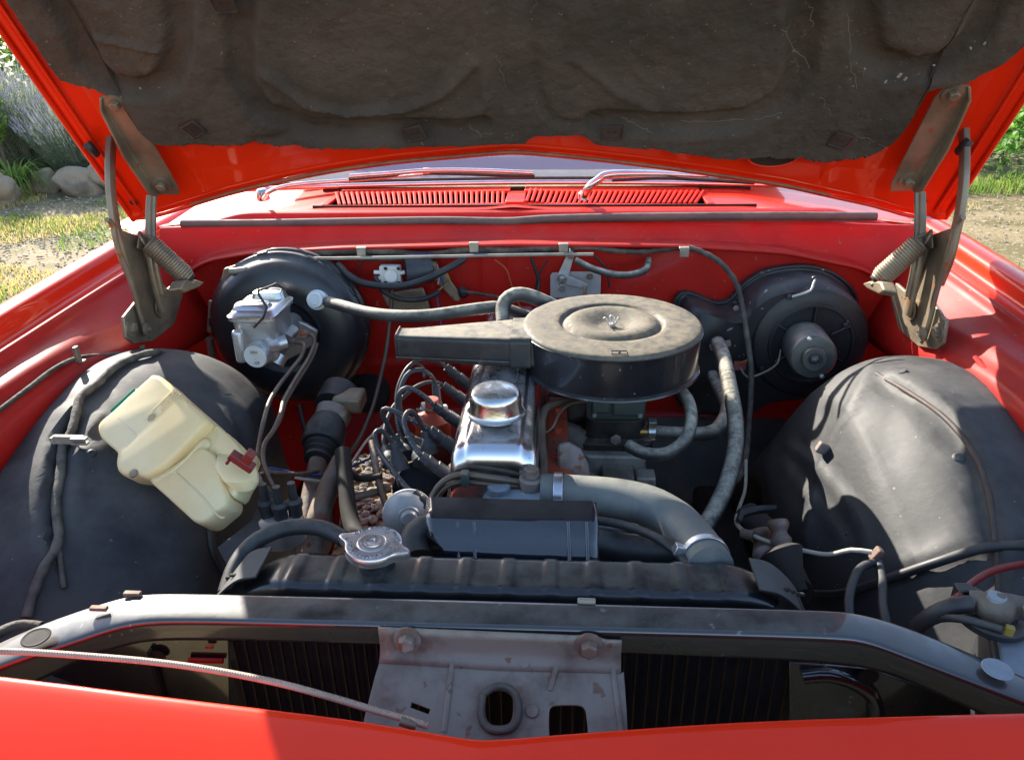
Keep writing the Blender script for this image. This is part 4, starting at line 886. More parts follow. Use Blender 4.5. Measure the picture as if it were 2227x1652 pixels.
# ---- fan (mostly hidden) and its guard plate on the radiator
pt = [(927, 1084), (945, 1080), (1290, 1091), (1297, 1096)]
pl1 = [Y(927, 1086, .178), Y(940, 1081, .180), Y(1110, 1086, .180), Y(1285, 1090, .178), Y(1297, 1094, .176)]
rows = [[v+Vector((0, 0, -.004)) for v in pl1], pl1,
        [Y(927, 1120, .150), Y(945, 1121, .150), Y(1110, 1126, .150), Y(1285, 1131, .148), Y(1298, 1131, .148)],
        [Y(927, 1126, .146), Y(945, 1127, .146), Y(1110, 1132, .146), Y(1285, 1139, .144), Y(1299, 1139, .144)],
        [Y(928, 1165, .131), Y(950, 1170, .130), Y(1110, 1178, .130), Y(1285, 1182, .129), Y(1300, 1183, .129)],
        [Y(955, 1185, .126), Y(965, 1192, .124), Y(1110, 1200, .123), Y(1285, 1206, .122), Y(1302, 1207, .122)],
        [Y(958, 1208, .118), Y(968, 1214, .117), Y(1110, 1222, .115), Y(1290, 1230, .113), Y(1303, 1225, .114)]]
fg = grid('fan_guard', rows, 'gloss', CAR, thick=.0016, label='folded black fan guard plate fixed behind the radiator', ang=20)
for xx in (995, 1030, 1235, 1275): tube('pressed_rib', [Y(xx, 1134, .145), Y(xx+2, 1180, .130), Y(xx+3, 1222, .115)], .0028, 'gloss', fg, 8)
# ---- radiator header tank
tk = MB(); rr_ = []
for i, x_ in enumerate([-.305, -.296, -.280, -.262, -.25]+list(np.arange(-.24, .24, .0028))+[.25, .262, .280, .30, .316]):
    e = max(0, (abs(x_-.006)-.243)/.065); b_h = 0
    for cxx in np.arange(-.225, .26, .0465): b_h = max(b_h, min(1, max(0, (.0085-abs(x_-cxx))/.003)))
    zt = .8385+.0017*b_h-.030*e**1.5; yc = .066; wd = .062+.0008*b_h-.02*e
    h = .085-.03*e; rr_.append(rrect(Vector((x_, yc, zt-h/2)), VY, VZ, wd, h, .012, 5))
rt = tk.loft(rr_).go('radiator', 'tank', CAR, ang=50, label='black radiator header tank with pressed bands across its top')
for s in (-1, 1):
    a = .27 if s > 0 else -.262
    pp = [Vector((a, .066, .846)), Vector((a+s*.025, .066, .838)), Vector((a+s*.052, .058, .812)), Vector((a+s*.062, .052, .78))]
    MB().loft([[c+Vector((0, w_, 0)) for w_ in (-.026, .026)]+[c+Vector((-s*.001, w_, -.0025)) for w_ in (.026, -.026)] for c in [Vector(v) for v in cat([tuple(v) for v in pp], .006)]]).go('side_strap', 'apron', rt, bev=.0005)
    for k in range(3): box('strap_slot', pp[1].lerp(pp[2], .2+.3*k)+Vector((s*.0015, -.01+.008*k, .0020)), (.007, .004, .003), 'dark', rt, .001)
# cap
c = Z(812, 1180, .868); nk = lathe('filler_neck', [(0, -.035), (.021, -.035), (.021, -.010), (.025, -.008), (.025, -.006), (0, -.006)], c, VZ, 'beam', rt, 36)
ring = []
for k in range(72):
    a = 2*math.pi*k/72; a2 = (a-math.radians(-18)) % math.pi; a2 = min(a2, math.pi-a2)
    ring.append(.0315+.013*math.exp(-(a2/.20)**2))
def cring(f, z): return [c+Vector((math.cos(2*math.pi*k/72)*(r-f), math.sin(2*math.pi*k/72)*(r-f), z)) for k, r in enumerate(ring)]
q = MB(); q.loft([cring(.001, -.011), cring(0, -.009), cring(0, -.002), cring(.001, 0), cring(.003, .001), cring(.008, .0012)], cap=True)
q.lathe([(.018, .0013), (.0165, .0022), (.014, .0022), (.013, .0016), (.010, .0016), (.0095, .0030), (.0065, .0032), (.0045, .0024), (0, .0022)], c, VZ, 40)
q.lathe([(.0045, .002), (.004, .004), (.002, .0042), (0, .003)], c, VZ, 20)
cp_ = q.go('radiator_cap', 'capm', rt, ang=30)
def arctext(s, r, a0, a1, size, c_, flip=1):
    mes = []
    for i, ch in enumerate(s):
        if ch == ' ': continue
        a = math.radians(a0+(a1-a0)*i/max(1, len(s)-1)); rad = Vector((math.cos(a), math.sin(a), 0)); tan = Vector((math.sin(a), -math.cos(a), 0))
        mes.append(text('t', ch, size, c_+rad*r+VZ*.0016, tan*flip, rad*flip, .0005, 'chrome', 'MESH'))
    return joinme(mes)
for s, a0, a1, fl_ in (('TO FIRST STOP', 150, 95, 1), ('DO NOT OPEN HOT', 88, 8, 1), ('REMOVE', 185, 235, -1), ('-SLOWLY-', 250, 310, -1)):
    link('embossed_lettering', arctext(s, .0255, a0, a1, .0062, c, fl_), 'chrome', rt, smooth=False)
wire('overflow_hose', [(748, 1172, .115), (700, 1148, .13), (640, 1145, .135), (590, 1158, .125), (545, 1185, .11), (515, 1225, .085), (500, 1262, .065), (492, 1290, .05)], .0098, 'rubber', n=18, label='black overflow hose arching over the left end of the radiator')
# ---- distributor, coil, leads
dc = Y(905, 1042, .40)
dax = Vector((-.18, -.28, 1)).normalized()
ds = lathe('distributor', [(0, -.10), (.025, -.10), (.028, -.05), (.041, -.045), (.043, -.03), (.0435, -.005), (.040, .008), (.028, .024), (.014, .036), (0, .040)], dc-dax*.012, dax, 'distcap', CAR, 48, label='black distributor cap crowded with rubber boots')
leads = [  # lead points, plug boot from, to
 ([(974, 801, .60), (950, 785, .58), (917, 780, .55), (889, 797, .52), (872, 825, .50), (863, 861, .48), (865, 920, .45), (876, 960, .435)], (974, 801, .60), (1020, 838, .60), (886, 990, .41)),
 ([(967, 840, .56), (950, 832, .56), (927, 832, .55), (903, 842, .53), (879, 861, .51), (855, 885, .49), (839, 920, .46), (834, 956, .43), (839, 975, .42)], (967, 840, .56), (1016, 876, .56), (849, 1004, .40)),
 ([(948, 885, .47), (931, 868, .47), (903, 849, .46), (884, 843, .455), (867, 856, .45), (865, 887, .45), (872, 920, .44), (888, 948, .44)], (948, 885, .47), (1006, 924, .48), (908, 965, .44)),
 ([(939, 937, .41), (917, 923, .41), (884, 908, .41), (863, 897, .41), (839, 888, .41), (831, 897, .415), (841, 920, .42), (858, 950, .425)], (939, 937, .41), (998, 982, .41), (866, 972, .42)),
 ([(920, 994, .33), (908, 982, .33), (891, 956, .34), (879, 920, .36), (882, 901, .37), (891, 894, .38), (903, 901, .39), (917, 925, .405), (925, 940, .41)], (920, 994, .33), (986, 1041, .33), (936, 985, .40)),
 ([(908, 1080, .28), (884, 1060, .29), (855, 1025, .31), (832, 994, .33), (818, 963, .35), (815, 942, .36), (827, 935, .37), (841, 946, .375), (855, 966, .38)], (903, 1075, .28), (924, 1096, .275), (872, 1022, .365)),
 ([(946, 850, .53), (945, 832, .53), (936, 816, .52), (917, 804, .51), (891, 809, .50), (876, 830, .49), (868, 870, .47), (880, 930, .45), (905, 965, .42)], (948, 845, .53), (951, 880, .52), (917, 1004, .385))]
for i, (pts, b0, b1, bt) in enumerate(leads):
    l = wire('spark_plug_lead', pts, .0037, 'lead', n=12, label='blue black ignition lead looping from the distributor to the %s' % ('coil' if i == 6 else 'engine'))
    a, b = Y(*b0), Y(*b1); d = (b-a); L_ = d.length
    lathe('lead_boot', [(0, -.004), (.0072, -.004), (.0075, .006), (.0088, .007), (.0088, .013), (.0082, .014), (.0082, .022), (.0098, .023), (.0098, L_), (0, L_)] if i < 6 else [(0, -.006), (.0065, -.006), (.0072, .02), (.011, .032), (.0125, .045), (.0125, .055), (0, .055)], a, d, 'lead', l, 24)
    e = Y(*bt); s_ = Y(*pts[-1]); d = (e-s_); L_ = max(.03, d.length)
    lathe('cap_boot', [(0, -.003), (.0068, -.003), (.0070, .008), (.0076, .0085), (.0084, L_*.35), (.0126, L_*.62), (.0128, L_*.70), (.0134, L_*.72), (.0134, L_*.98), (.0140, L_), (0, L_)], s_, d, 'lead', l, 28)
    # pale printing along each lead
    P_ = [Vector(p) for p in cat([tuple(Y(*p)) for p in pts], .0045)]; mes = []
    msg = ('BOSCH @ SUPER SPORTS INDUCTIVE CORE  TYPE 284 ' * 3); n_ = 0
    for k in range(3, len(P_)-1):
        if (k//14) % 3: continue
        t = (P_[k+1]-P_[k]).normalized(); v = (CAM-P_[k]).normalized(); o_ = (Vector((-.25, -.75, .6))-t*Vector((-.25, -.75, .6)).dot(t)).normalized()
        ch = msg[n_ % len(msg)]; n_ += 1
        if ch != ' ': mes.append(text('t', ch, .0032, P_[k]+o_*.00425, t, o_.cross(t), .00005, 'w_print', 'MESH'))
    if mes: link('lead_print', joinme(mes), 'w_print', l, smooth=False)
cl = Y(945, 1000, .50); ct = Y(940, 905, .50)
co_ = lathe('ignition_coil', [(0, 0), (.029, 0), (.029, (ct-cl).length-.012), (.032, (ct-cl).length-.010), (.032, (ct-cl).length-.002), (.029, (ct-cl).length), (.018, (ct-cl).length+.004), (.012, (ct-cl).length+.010), (.011, (ct-cl).length+.032), (0, (ct-cl).length+.032)], cl, ct-cl, 'engred', CAR, 40, label='orange red ignition coil behind the distributor')
for a, b in ((921, 890), (968, 895)): q = MB(); q.hexbolt(Y(a, b, .49), VZ, .0045, .012, .006); q.go('terminal', 'alu', co_)
wire('coil_tab', [(905, 890, .49), (965, 893, .49)], .0022, 'cable', co_)
# vacuum can / fuel pump
vc = Y(888, 1118, .27)
lathe('vacuum_advance', [(0, -.02), (.022, -.02), (.034, -.008), (.0355, -.002), (.0355, .002), (.033, .004), (.030, .010), (.020, .017), (.0165, .018), (.015, .021), (.012, .021), (.011, .026), (.009, .028), (0, .028)], vc, (.25, -1, .35), 'palealu', CAR, 48, label='round grey vacuum canister beside the fan guard')

# ---- brake booster
bc = Y(628, 715, .80); bax = Vector((.02, -1, .03)).normalized()
bo = lathe('brake_booster', [(0, -.05), (.12, -.05), (.148, -.045), (.156, -.035), (.157, -.022), (.152, -.018), (.152, -.010), (.156, -.006), (.156, .004), (.152, .008), (.148, .012), (.145, .024), (.138, .034), (.125, .042), (.105, .047), (.088, .049), (.075, .046), (.068, .038), (.064, .037), (.05, .040), (.03, .040), (0, .040)], bc, bax, 'booster', CAR, 96, label='large round black brake booster on the left of the firewall')
for k in range(10):
    a = 2*math.pi*k/10+.2; x_, y_, z_ = frame(bax); box('crimp_lug', bc+(x_*math.cos(a)+y_*math.sin(a))*.1555+z_*.0, (.02, .012, .006), 'booster', bo, .002, R=Matrix.Rotation(-a, 3, 'Y'))
MB().prism(P3([(486, 585, .79), (510, 578, .79), (516, 600, .79), (490, 680, .80), (465, 740, .81), (458, 700, .81)]), (0, .01, 0)).go('booster_bracket', 'hinge', bo, bev=.002)
wire('booster_rod', [(500, 590, .78), (540, 585, .78), (570, 572, .79)], .006, 'cable', bo)
for a, b, c_, d in ((462, 655, 458, 720), (455, 735, 462, 780)): wire('booster_stay', [(a, b, .82), (c_, d, .82)], .008, 'hinge', bo)
# check valve and vacuum hose
v = Y(685, 652, .735); lathe('check_valve', [(0, -.03), (.018, -.03), (.019, -.01), (.0155, -.008), (.0155, .002), (.0145, .005), (.010, .006), (.009, .0045), (0, .0045)], v, (0, -1, .35), 'pearl', bo, 36)
wire('valve_stub', [(700, 653, .75), (722, 658, .75)], .0075, 'hinge', bo)
wire('vacuum_hose', [(712, 656, .74), (740, 664, .70), (800, 680, .64), (860, 687, .61), (930, 686, .60), (1000, 677, .61), (1050, 670, .63), (1080, 668, .64), (1110, 676, .66), (1150, 690, .68)], .0105, 'hose', n=20, label='thick dusty vacuum hose from the booster to the engine')
wire('breather_hose', [(1092, 704, .60), (1092, 678, .62), (1098, 655, .63), (1118, 641, .64), (1145, 642, .645), (1180, 655, .65), (1215, 672, .66)], .0125, 'hose', n=18, label='breather hose hooping over behind the snorkel')
wire('speedo_cable', [(1005, 634, .85), (1030, 637, .84), (1075, 645, .80), (1110, 652, .76)], .0035, 'tape')
lathe('cable_grommet', [(0, 0), (.011, 0), (.010, .012), (.005, .018), (0, .018)], Y(1005, 634, .87), (.3, -1, 0), 'rubber', CAR, 20)
# ---- master cylinder
mc = MB(); cz = Y(572, 712, .65)
mc.loft([rrect(cz+Vector((0, .006, z)), VX, VY, w1, w2, r_, 6) for z, w1, w2, r_ in ((-.058, .050, .070, .02), (-.050, .064, .088, .022), (-.030, .070, .098, .020), (.026, .076, .104, .016), (.029, .083, .112, .012), (.034, .083, .112, .012))])
mcy = mc.go('master_cylinder', 'alu', CAR, ang=50, label='bright cast brake master cylinder with a wire bail over its lid')
ld = MB(); t0 = cz+Vector((0, .006, .034))
ld.loft([rrect(t0+Vector((0, 0, z)), VX, VY, w1, w2, r_, 6) for z, w1, w2, r_ in ((0, .086, .115, .014), (.003, .086, .115, .014), (.006, .078, .106, .016), (.010, .074, .102, .018), (.012, .066, .092, .018))])
ld.loft([rrect(t0+Vector((-.004, -.026, z)), VX, VY, w1, w2, .014, 6) for z, w1, w2 in ((.010, .066, .042), (.018, .058, .034), (.021, .042, .024))])
ld.loft([rrect(t0+Vector((.006, .030, z)), VX, VY, w1, w2, .014, 6) for z, w1, w2 in ((.010, .062, .038), (.022, .054, .032), (.025, .04, .022))])
ld.go('reservoir_lid', 'zinc', mcy, ang=40)
bl_ = [Y(552, 712, .585), Y(572, 690, .585), Y(580, 668, .585), Y(562, 640, .60), Y(562, 632, .60), Y(590, 622, .64), Y(600, 617, .66), Y(622, 632, .71)]
tube('bail_wire', [tuple(p) for p in bl_], .0022, 'rubber', mcy, 8, None, smooth=False)
q = MB(); q.box(cz+Vector((-.022, -.058, -.012)), (.018, .016, .06)); q.go('bail_lug', 'alu', mcy, bev=.006, seg=3)
bax_ = Vector((.10, 1, .02)).normalized(); b0 = Y(555, 775, .585)
q = MB(); q.lathe([(0, 0), (.0205, 0), (.022, .004), (.022, .020), (.019, .024), (.019, .16), (0, .16)], b0, bax_, 32); q.go('cylinder_body', 'alu', mcy)
q = MB(); q.lathe([(0, 0), (.003, 0), (.0035, .0015), (.0195, .0015), (.0205, 0), (.0205, -.004), (0, -.004)], b0+bax_*-.001, -bax_, 36); q.go('end_cap', 'white', mcy)
q = MB(); q.tube(P3([(575, 752, .60), (600, 748, .62), (622, 742, .63)]), .0125, 18); q.tube(P3([(600, 790, .63), (612, 770, .64)]), .014, 14); q.tube(P3([(625, 735, .66), (640, 715, .68)]), .011, 14); q.go('outlet_boss', 'alu', mcy)
mp = [text('t', '30N', .0075, b0-bax_*.0035+Vector((0, 0, .009)), VX, VZ, .0002, 'dark', 'MESH'), text('t', 'OF', .0075, b0-bax_*.0035+Vector((.003, 0, -.011)), VX, VZ, .0002, 'dark', 'MESH')]
link('cast_marks', joinme(mp), 'hinge', mcy, smooth=False)
q = MB(); q.prism(P3([(630, 690, .72), (665, 705, .735), (690, 720, .745), (685, 745, .745), (650, 770, .73), (610, 790, .72), (615, 740, .70)]), (0, .010, 0)); q.go('mount_flange', 'alu', mcy, bev=.003)
for a, b in ((655, 727), (628, 744)):
    q = MB(); q.hexbolt(Y(a, b, .66), (1, -.3, .1), .0078, .014, .009); q.go('pipe_union', 'rust', mcy, ang=25)
wire('brake_pipe', [(640, 745, .64), (655, 746, .63), (662, 752, .62), (655, 775, .60), (632, 805, .56), (605, 840, .50), (585, 875, .45), (572, 920, .40), (563, 965, .37), (560, 1000, .34)], .0036, 'pipe', n=8, label='brown brake pipe dropping from the master cylinder')
wire('brake_pipe', [(668, 728, .66), (680, 730, .65), (684, 745, .64), (670, 780, .60), (645, 820, .54), (618, 868, .47), (610, 900, .42), (595, 935, .39), (575, 965, .36), (572, 1000, .33), (585, 1040, .30), (605, 1080, .27), (612, 1110, .25)], .0036, 'pipe', n=8)
wire('brake_pipe', [(690, 748, .66), (680, 775, .62), (652, 822, .56), (624, 868, .49), (608, 915, .43), (585, 950, .38)], .0030, 'pipe', n=8)
# ---- steering shaft
q = MB(); q.tube(P3([(742, 850, .62), (725, 885, .58)]), .034, 20); q.go('steering_boot', 'rubber', CAR, label='black rubber steering coupling beside the engine')
ss = MB(); ss.tube(P3([(722, 890, .56), (712, 925, .53)]), .026, 18); sh = ss.go('steering_shaft', 'rust', CAR, label='rusty steering shaft running down beside the engine')
q = MB(); q.box(Y(760, 870, .58), (.05, .05, .03)); q.box(Y(740, 905, .55), (.03, .04, .03)); q.go('column_clamp', 'hinge', sh, bev=.006)
q = MB(); q.lathe([(0, 0), (.028, 0), (.034, .02), (.035, .05), (.032, .055), (.026, .056), (.028, .062), (.023, .066), (.026, .072), (.021, .076), (.023, .084), (.016, .088), (0, .088)], Y(715, 915, .54), Y(690, 1000, .46)-Y(715, 915, .54), 32); q.go('shaft_boot', 'rubber', sh)
q = MB(); q.tube(P3([(692, 1000, .46), (675, 1080, .40), (664, 1180, .33), (655, 1240, .30)]), .0145, 16); q.go('lower_shaft', 'rust', sh)
wire('steering_link', [(745, 1000, .40), (715, 1060, .36), (690, 1130, .30), (680, 1200, .27)], .016, 'rust', n=14)
q = MB(); q.tube(P3([(745, 980, .40), (752, 1060, .34), (765, 1140, .28), (800, 1200, .22)]), .012, 12); q.go('frame_edge', 'dark', CAR)
wire('linkage_rod', [(808, 960, .45), (822, 1040, .38), (850, 1130, .33)], .0055, 'rust'); wire('linkage_rod', [(750, 1085, .36), (850, 1062, .38)], .006, 'rust'); wire('linkage_rod', [(748, 1015, .40), (780, 1040, .38), (830, 1035, .38)], .0055, 'dark')
lathe('firewall_grommet', [(0, 0), (.050, 0), (.048, .008), (.036, .013), (0, .013)], Y(800, 848, .885), (0, -1, .3), 'dark', CAR, 32)
# brake union block behind the overflow hose
q = MB(); c = Y(610, 1128, .22); q.lathe([(0, -.03), (.030, -.03), (.028, .0), (.018, .006), (0, .006)], c, VZ, 24); ub = q.go('union_block', 'alu', CAR, label='small cast brake union with three pipes')
for dx, dy in ((-.016, 0), (.004, -.006), (.02, .004)): lathe('pipe_union', [(0, 0), (.009, 0), (.009, .014), (.011, .015), (.011, .022), (.006, .026), (.005, .05), (0, .05)], c+Vector((dx, dy, .004)), VZ, 'rubber', ub, 14)
wire('brake_pipe', [(560, 1030, .30), (575, 1065, .27), (598, 1110, .24)], .0036, 'pipe')
# ---- washer bottle
WB = [(350, 826), (366, 829), (380, 838), (462, 918), (478, 948), (505, 965), (530, 985), (545, 1040), (528, 1055), (500, 1065), (512, 1082), (500, 1112), (470, 1138), (445, 1140), (418, 1125), (335, 1045), (300, 1040), (278, 1038), (272, 1018), (272, 1000), (250, 985), (237, 962), (232, 938), (245, 918), (262, 900), (335, 832)]
wn = Vector((-.15, -.62, .77)).normalized(); w0 = Y(390, 985, .262)
def W(px, py, off=0):
    d = ray(px, py); return CAM+d*((w0+wn*off-CAM).dot(wn)/d.dot(wn))
def wbody(pts, h0, h1, name, parent, m='cream', rd=.010, label=None):
    P_ = [W(*p) for p in pts]; P_ = [Vector(v) for v in cat([tuple(v) for v in P_], .005, closed=True)]; cen = sum(P_, Vector())/len(P_); rings = []
    for f, h in ((.93, h0), (1.0, h0+rd*.6), (1.0, h1-rd), (.988, h1-rd*.45), (.955, h1-rd*.12), (.90, h1)):
        rings.append([cen+(p-cen)*f+wn*h for p in P_])
    return MB().loft(rings).go(name, m, parent, label, ang=70)
A1 = [(345, 831), (352, 827), (362, 828), (372, 836), (383, 847), (420, 880), (458, 913), (466, 922), (465, 932), (450, 950), (412, 990), (374, 1026), (350, 1040), (332, 1047), (310, 1042), (288, 1043), (276, 1034), (273, 1020), (275, 1005), (273, 994), (255, 978), (239, 963), (233, 950), (232, 938), (240, 926), (262, 908), (300, 872)]
A2 = [(374, 1024), (410, 1000), (444, 979), (458, 981), (470, 989), (482, 1005), (487, 1022), (492, 1045), (500, 1075), (503, 1090), (498, 1104), (484, 1116), (460, 1136), (446, 1141), (430, 1138), (416, 1126), (370, 1084), (334, 1050), (345, 1040)]
wbt = wbody(A1, -.035, .022, 'washer_bottle', CAR, label='cream plastic washer bottle strapped on the left wheel apron')
wbody(A2, -.035, .012, 'bottle_foot', wbt)
wbody([(440, 955), (466, 926), (480, 932), (495, 945), (510, 960), (526, 982), (535, 1005), (538, 1030), (524, 1055), (508, 1082), (494, 1060), (480, 1020), (462, 990), (430, 980)], -.035, .002, 'bottle_step', wbt)
wbody([(374, 1026), (410, 992), (448, 955), (462, 962), (452, 980), (420, 1000), (386, 1030)], -.035, .006, 'bottle_waist', wbt)
for pts, o_ in (([(384, 1028), (440, 1080), (475, 1122), (488, 1124)], .0125), ([(335, 1046), (380, 1020), (410, 992), (440, 962)], .021), ([(258, 908), (290, 938), (296, 950), (274, 972)], .0215), ([(384, 1028), (372, 1026), (340, 1046)], .0215)):
    tube('mould_seam', [W(a, b, o_) for a, b in pts], .0011, mat('seam_stain_%d' % len(pts) if len(pts) != 4 else 'seam_stain', (.5, .30, .11), .5) if False else 'cream', wbt, 6)
wire('bottle_tab_screw', [(291, 1029, .30), (293, 1031, .298)], .0035, 'alu', wbt)
lathe('bottle_screw', [(0, 0), (.0062, 0), (.0055, .002), (0, .0022)], W(291, 1029, .0215), wn, 'hinge', wbt, 16)
ec = W(362, 875, .0222); eu = (W(380, 858, .0222)-W(350, 888, .0222)).normalized(); ev = wn.cross(eu)
plate('emblem_frame', [(-.021, -.008), (.021, -.008), (.021, .008), (-.021, .008)], [[(-.0195, -.0065), (-.0195, .0065), (.0195, .0065), (.0195, -.0065)]], ec, eu, ev, .0007, 'cream', wbt, .0001)
text('embossed_lettering', 'GENUINE\nACCESSORY', .0058, ec+eu*.004, eu, ev, .0007, 'cream', wbt)
lathe('emblem_ring', [(.0056, 0), (.0066, .0008), (.0072, 0)], ec-eu*.0265, wn, 'cream', wbt, 24)
# filler cap: green strap edge seen on the upper left
ga, gb = W(247, 898, .012), W(299, 850, .012); q = MB(); gd = (gb-ga).normalized()
q.loft([rrect(ga, wn, gd.cross(wn), .014, .010, .004, 4), rrect(gb, wn, gd.cross(wn), .014, .010, .004, 4)]); q.go('filler_cap_edge', 'green', wbt)
q = MB(); q.loft([rrect(ga.lerp(gb, .05)+Vector((.008, .0, -.004)), wn, gd.cross(wn), .020, .018, .006, 4), rrect(gb+Vector((.006, 0, -.004)), wn, gd.cross(wn), .020, .016, .006, 4)]); q.go('filler_cap', 'white', wbt)
# pump with red plug
pu = MB(); pu.loft([rrect(W(492, 985, .0), VX, VY, .02, .02, .006, 4), rrect(W(500, 1005, .006), VX, VY, .036, .034, .012, 4), rrect(W(520, 1030, .004), VX, VY, .040, .04, .014, 4), rrect(W(535, 1055, -.01), VX, VY, .030, .03, .012, 4)])
pu.go('washer_pump', 'cream', wbt, ang=60)
wire('outlet_elbow', [(545, 1035, .33), (552, 1022, .33), (558, 1008, .335), (553, 998, .34), (542, 1000, .34)], .0055, 'cream', wbt, n=12)
q = MB(); pr = W(526, 1003, .030); R_ = Matrix.Rotation(.7, 3, 'Y'); q.box(pr, (.034, .014, .010), R_); q.box(pr+Vector((.010, 0, .007)), (.012, .014, .016), R_); q.box(pr+Vector((-.014, 0, .004)), (.004, .014, .014), R_); q.go('plug_connector', 'w_red', wbt, bev=.0015)
wire('pump_wire', [(508, 990, .34), (502, 978, .34), (508, 970, .345), (520, 985, .345)], .0018, 'w_blue', wbt)
# washer tube and loose wires across the bay
wire('washer_tube', [(566, 1020, .35), (600, 1028, .36), (660, 1030, .40), (720, 1012, .47), (770, 970, .55), (805, 900, .64), (825, 830, .72), (840, 760, .78), (848, 690, .82), (854, 620, .83)], .0040, 'pipe', n=10, label='thin brown washer tube curving across the bay')
wire('loose_wire', [(566, 1022, .36), (590, 1018, .37), (640, 1028, .40), (690, 1033, .42), (760, 1015, .48), (830, 985, .52)], .0022, 'w_blue')
wire('loose_wire', [(640, 1038, .38), (700, 1046, .40), (738, 1040, .42), (765, 1005, .46), (800, 955, .50), (840, 920, .53)], .0023, 'w_white')
wire('loose_wire', [(650, 880, .70), (665, 940, .66), (690, 1000, .62)], .004, 'w_black'); wire('loose_wire', [(515, 1025, .34), (560, 1030, .34), (580, 1022, .34)], .0018, 'w_white')
wire('loose_wire', [(530, 1060, .30), (560, 1052, .30), (600, 1066, .28)], .0018, 'cable')
# ---- left wing loom with clip
tube('wiring_loom', surf(al, [(60, 1345), (72, 1300), (95, 1240), (118, 1180), (128, 1100), (130, 1030), (140, 975), (162, 945), (160, 900), (178, 870), (215, 840), (248, 808), (290, 786), (335, 774)], .006)+[Y(375, 770, .60), Y(420, 785, .63), Y(450, 800, .66)], 0, 'tape', CAR, 12, .008, rf=lambda s, t: .0060+.0004*math.sin(s*230), label='cloth taped wiring loom draped over the left wheel apron')
tube('loom_branch', surf(al, [(128, 1110), (124, 1180), (135, 1240), (140, 1280)], .004), .0035, 'tape', CAR, 8)
q = MB(); c = surf(al, [(163, 968)], .012)[0]; q.box(c, (.042, .006, .012)); q.box(c+Vector((-.021, -.001, -.004)), (.004, .01, .018)); q.box(c+Vector((.017, -.004, .004)), (.022, .008, .003)); q.box(c+Vector((.017, -.004, -.003)), (.022, .008, .003)); q.tube([c+Vector((.005, 0, 0)), c+Vector((.03, -.01, -.03)), c+Vector((.045, -.01, -.045))], .0015, 6); q.go('loom_clip', 'cable', CAR, bev=.001)
wire('front_loom', [(-20, 1385, -.02), (20, 1365, .0), (50, 1358, .01), (90, 1362, .01)], .006, 'tape')
# ---- firewall top: rod, relay, wiper motor, looms
wire('throttle_rod', [(560, 560, .80), (700, 562, .82), (900, 559, .825), (1100, 555, .825), (1290, 553, .825)], .0033, 'cable', n=8, label='long pale throttle rod across the firewall')
wire('wiring_loom', [(500, 590, .83), (540, 572, .84), (640, 556, .85), (760, 546, .855), (850, 548, .855), (930, 556, .855), (1031, 541, .855), (1100, 546, .855), (1180, 540, .855), (1280, 538, .855), (1330, 545, .855), (1400, 548, .855), (1487, 538, .855), (1530, 550, .84), (1570, 575, .82), (1600, 615, .80), (1612, 660, .78), (1622, 720, .75), (1632, 790, .72), (1632, 860, .68), (1628, 920, .64), (1622, 990, .58), (1612, 1030, .54), (1590, 1055, .50)], 0, 'tape', n=10, rf=lambda s, t: (.0078 if t < .45 else .0052)+.0007*math.sin(s*300), label='black taped loom running along the firewall and down past the blower')
wire('wiring_loom', [(560, 560, .86), (660, 556, .865), (800, 560, .865), (900, 560, .865)], .007, 'tape')
for k in range(7):
    wire('loose_wire', [(740+18*k, 548+3*(k % 3), .86), (830+10*k, 552-4*(k % 2), .85), (960+20*k, 547+(k*5) % 9, .855), (1140+10*k, 545+(k*3) % 7, .857)], .0018, ['w_black', 'w_white', 'w_pink', 'w_black', 'tape', 'w_black', 'w_blue'][k])
rl = box('vacuum_relay', Y(850, 600, .84), (.042, .018, .044), 'white', CAR, .004, label='small white plastic valve on the firewall', seg=3)
lathe('valve_disc', [(0, 0), (.013, 0), (.0125, .003), (0, .0032)], Y(850, 600, .829), (0, -1, .1), 'white', rl, 28)
for a, b in ((838, 584), (866, 584), (838, 615), (867, 615)): lathe('screw', [(0, 0), (.0035, 0), (.003, .002), (0, .002)], Y(a, b, .829), (0, -1, 0), 'dark', rl, 12)
for a, b, c_, d in ((813, 592, 832, 592), (813, 606, 832, 604), (868, 594, 880, 592)): wire('valve_port', [(a, b, .834), (c_, d, .836)], .0042, 'white', rl)
wm = MB(); wm.lathe([(0, 0), (.024, 0), (.026, .004), (.026, .05), (0, .05)], Y(882, 590, .84), (.6, .2, 0), 28); wmo = wm.go('wiper_motor', 'lead', CAR, label='blue black wiper motor behind the white valve')
q = MB(); q.prism(P3([(900, 565, .86), (925, 565, .86), (965, 590, .86), (1000, 640, .86), (1000, 655, .86), (988, 655, .86), (935, 600, .86)]), (0, .006, 0)); q.go('motor_bracket', 'hinge', wmo, bev=.002)
q = MB(); q.box(Y(925, 585, .865), (.05, .02, .035)); q.go('motor_gearbox', 'hinge', wmo, bev=.006)
MB().prism(P3([(828, 640, .865), (920, 625, .865), (945, 700, .865), (860, 700, .865)]), (0, .006, 0)).go('felt_pad', 'hinge', CAR, bev=.004)
wire('vacuum_hose', [(735, 575, .84), (760, 600, .82), (800, 618, .81), (870, 622, .81), (930, 605, .81), (990, 575, .83), (1010, 562, .84)], .0068, 'rubber', n=12, label='black rubber hose drooping under the throttle rod')
wire('vacuum_hose', [(815, 600, .83), (830, 630, .825), (870, 650, .825), (920, 650, .83), (955, 635, .84)], .0052, 'rubber', n=10)
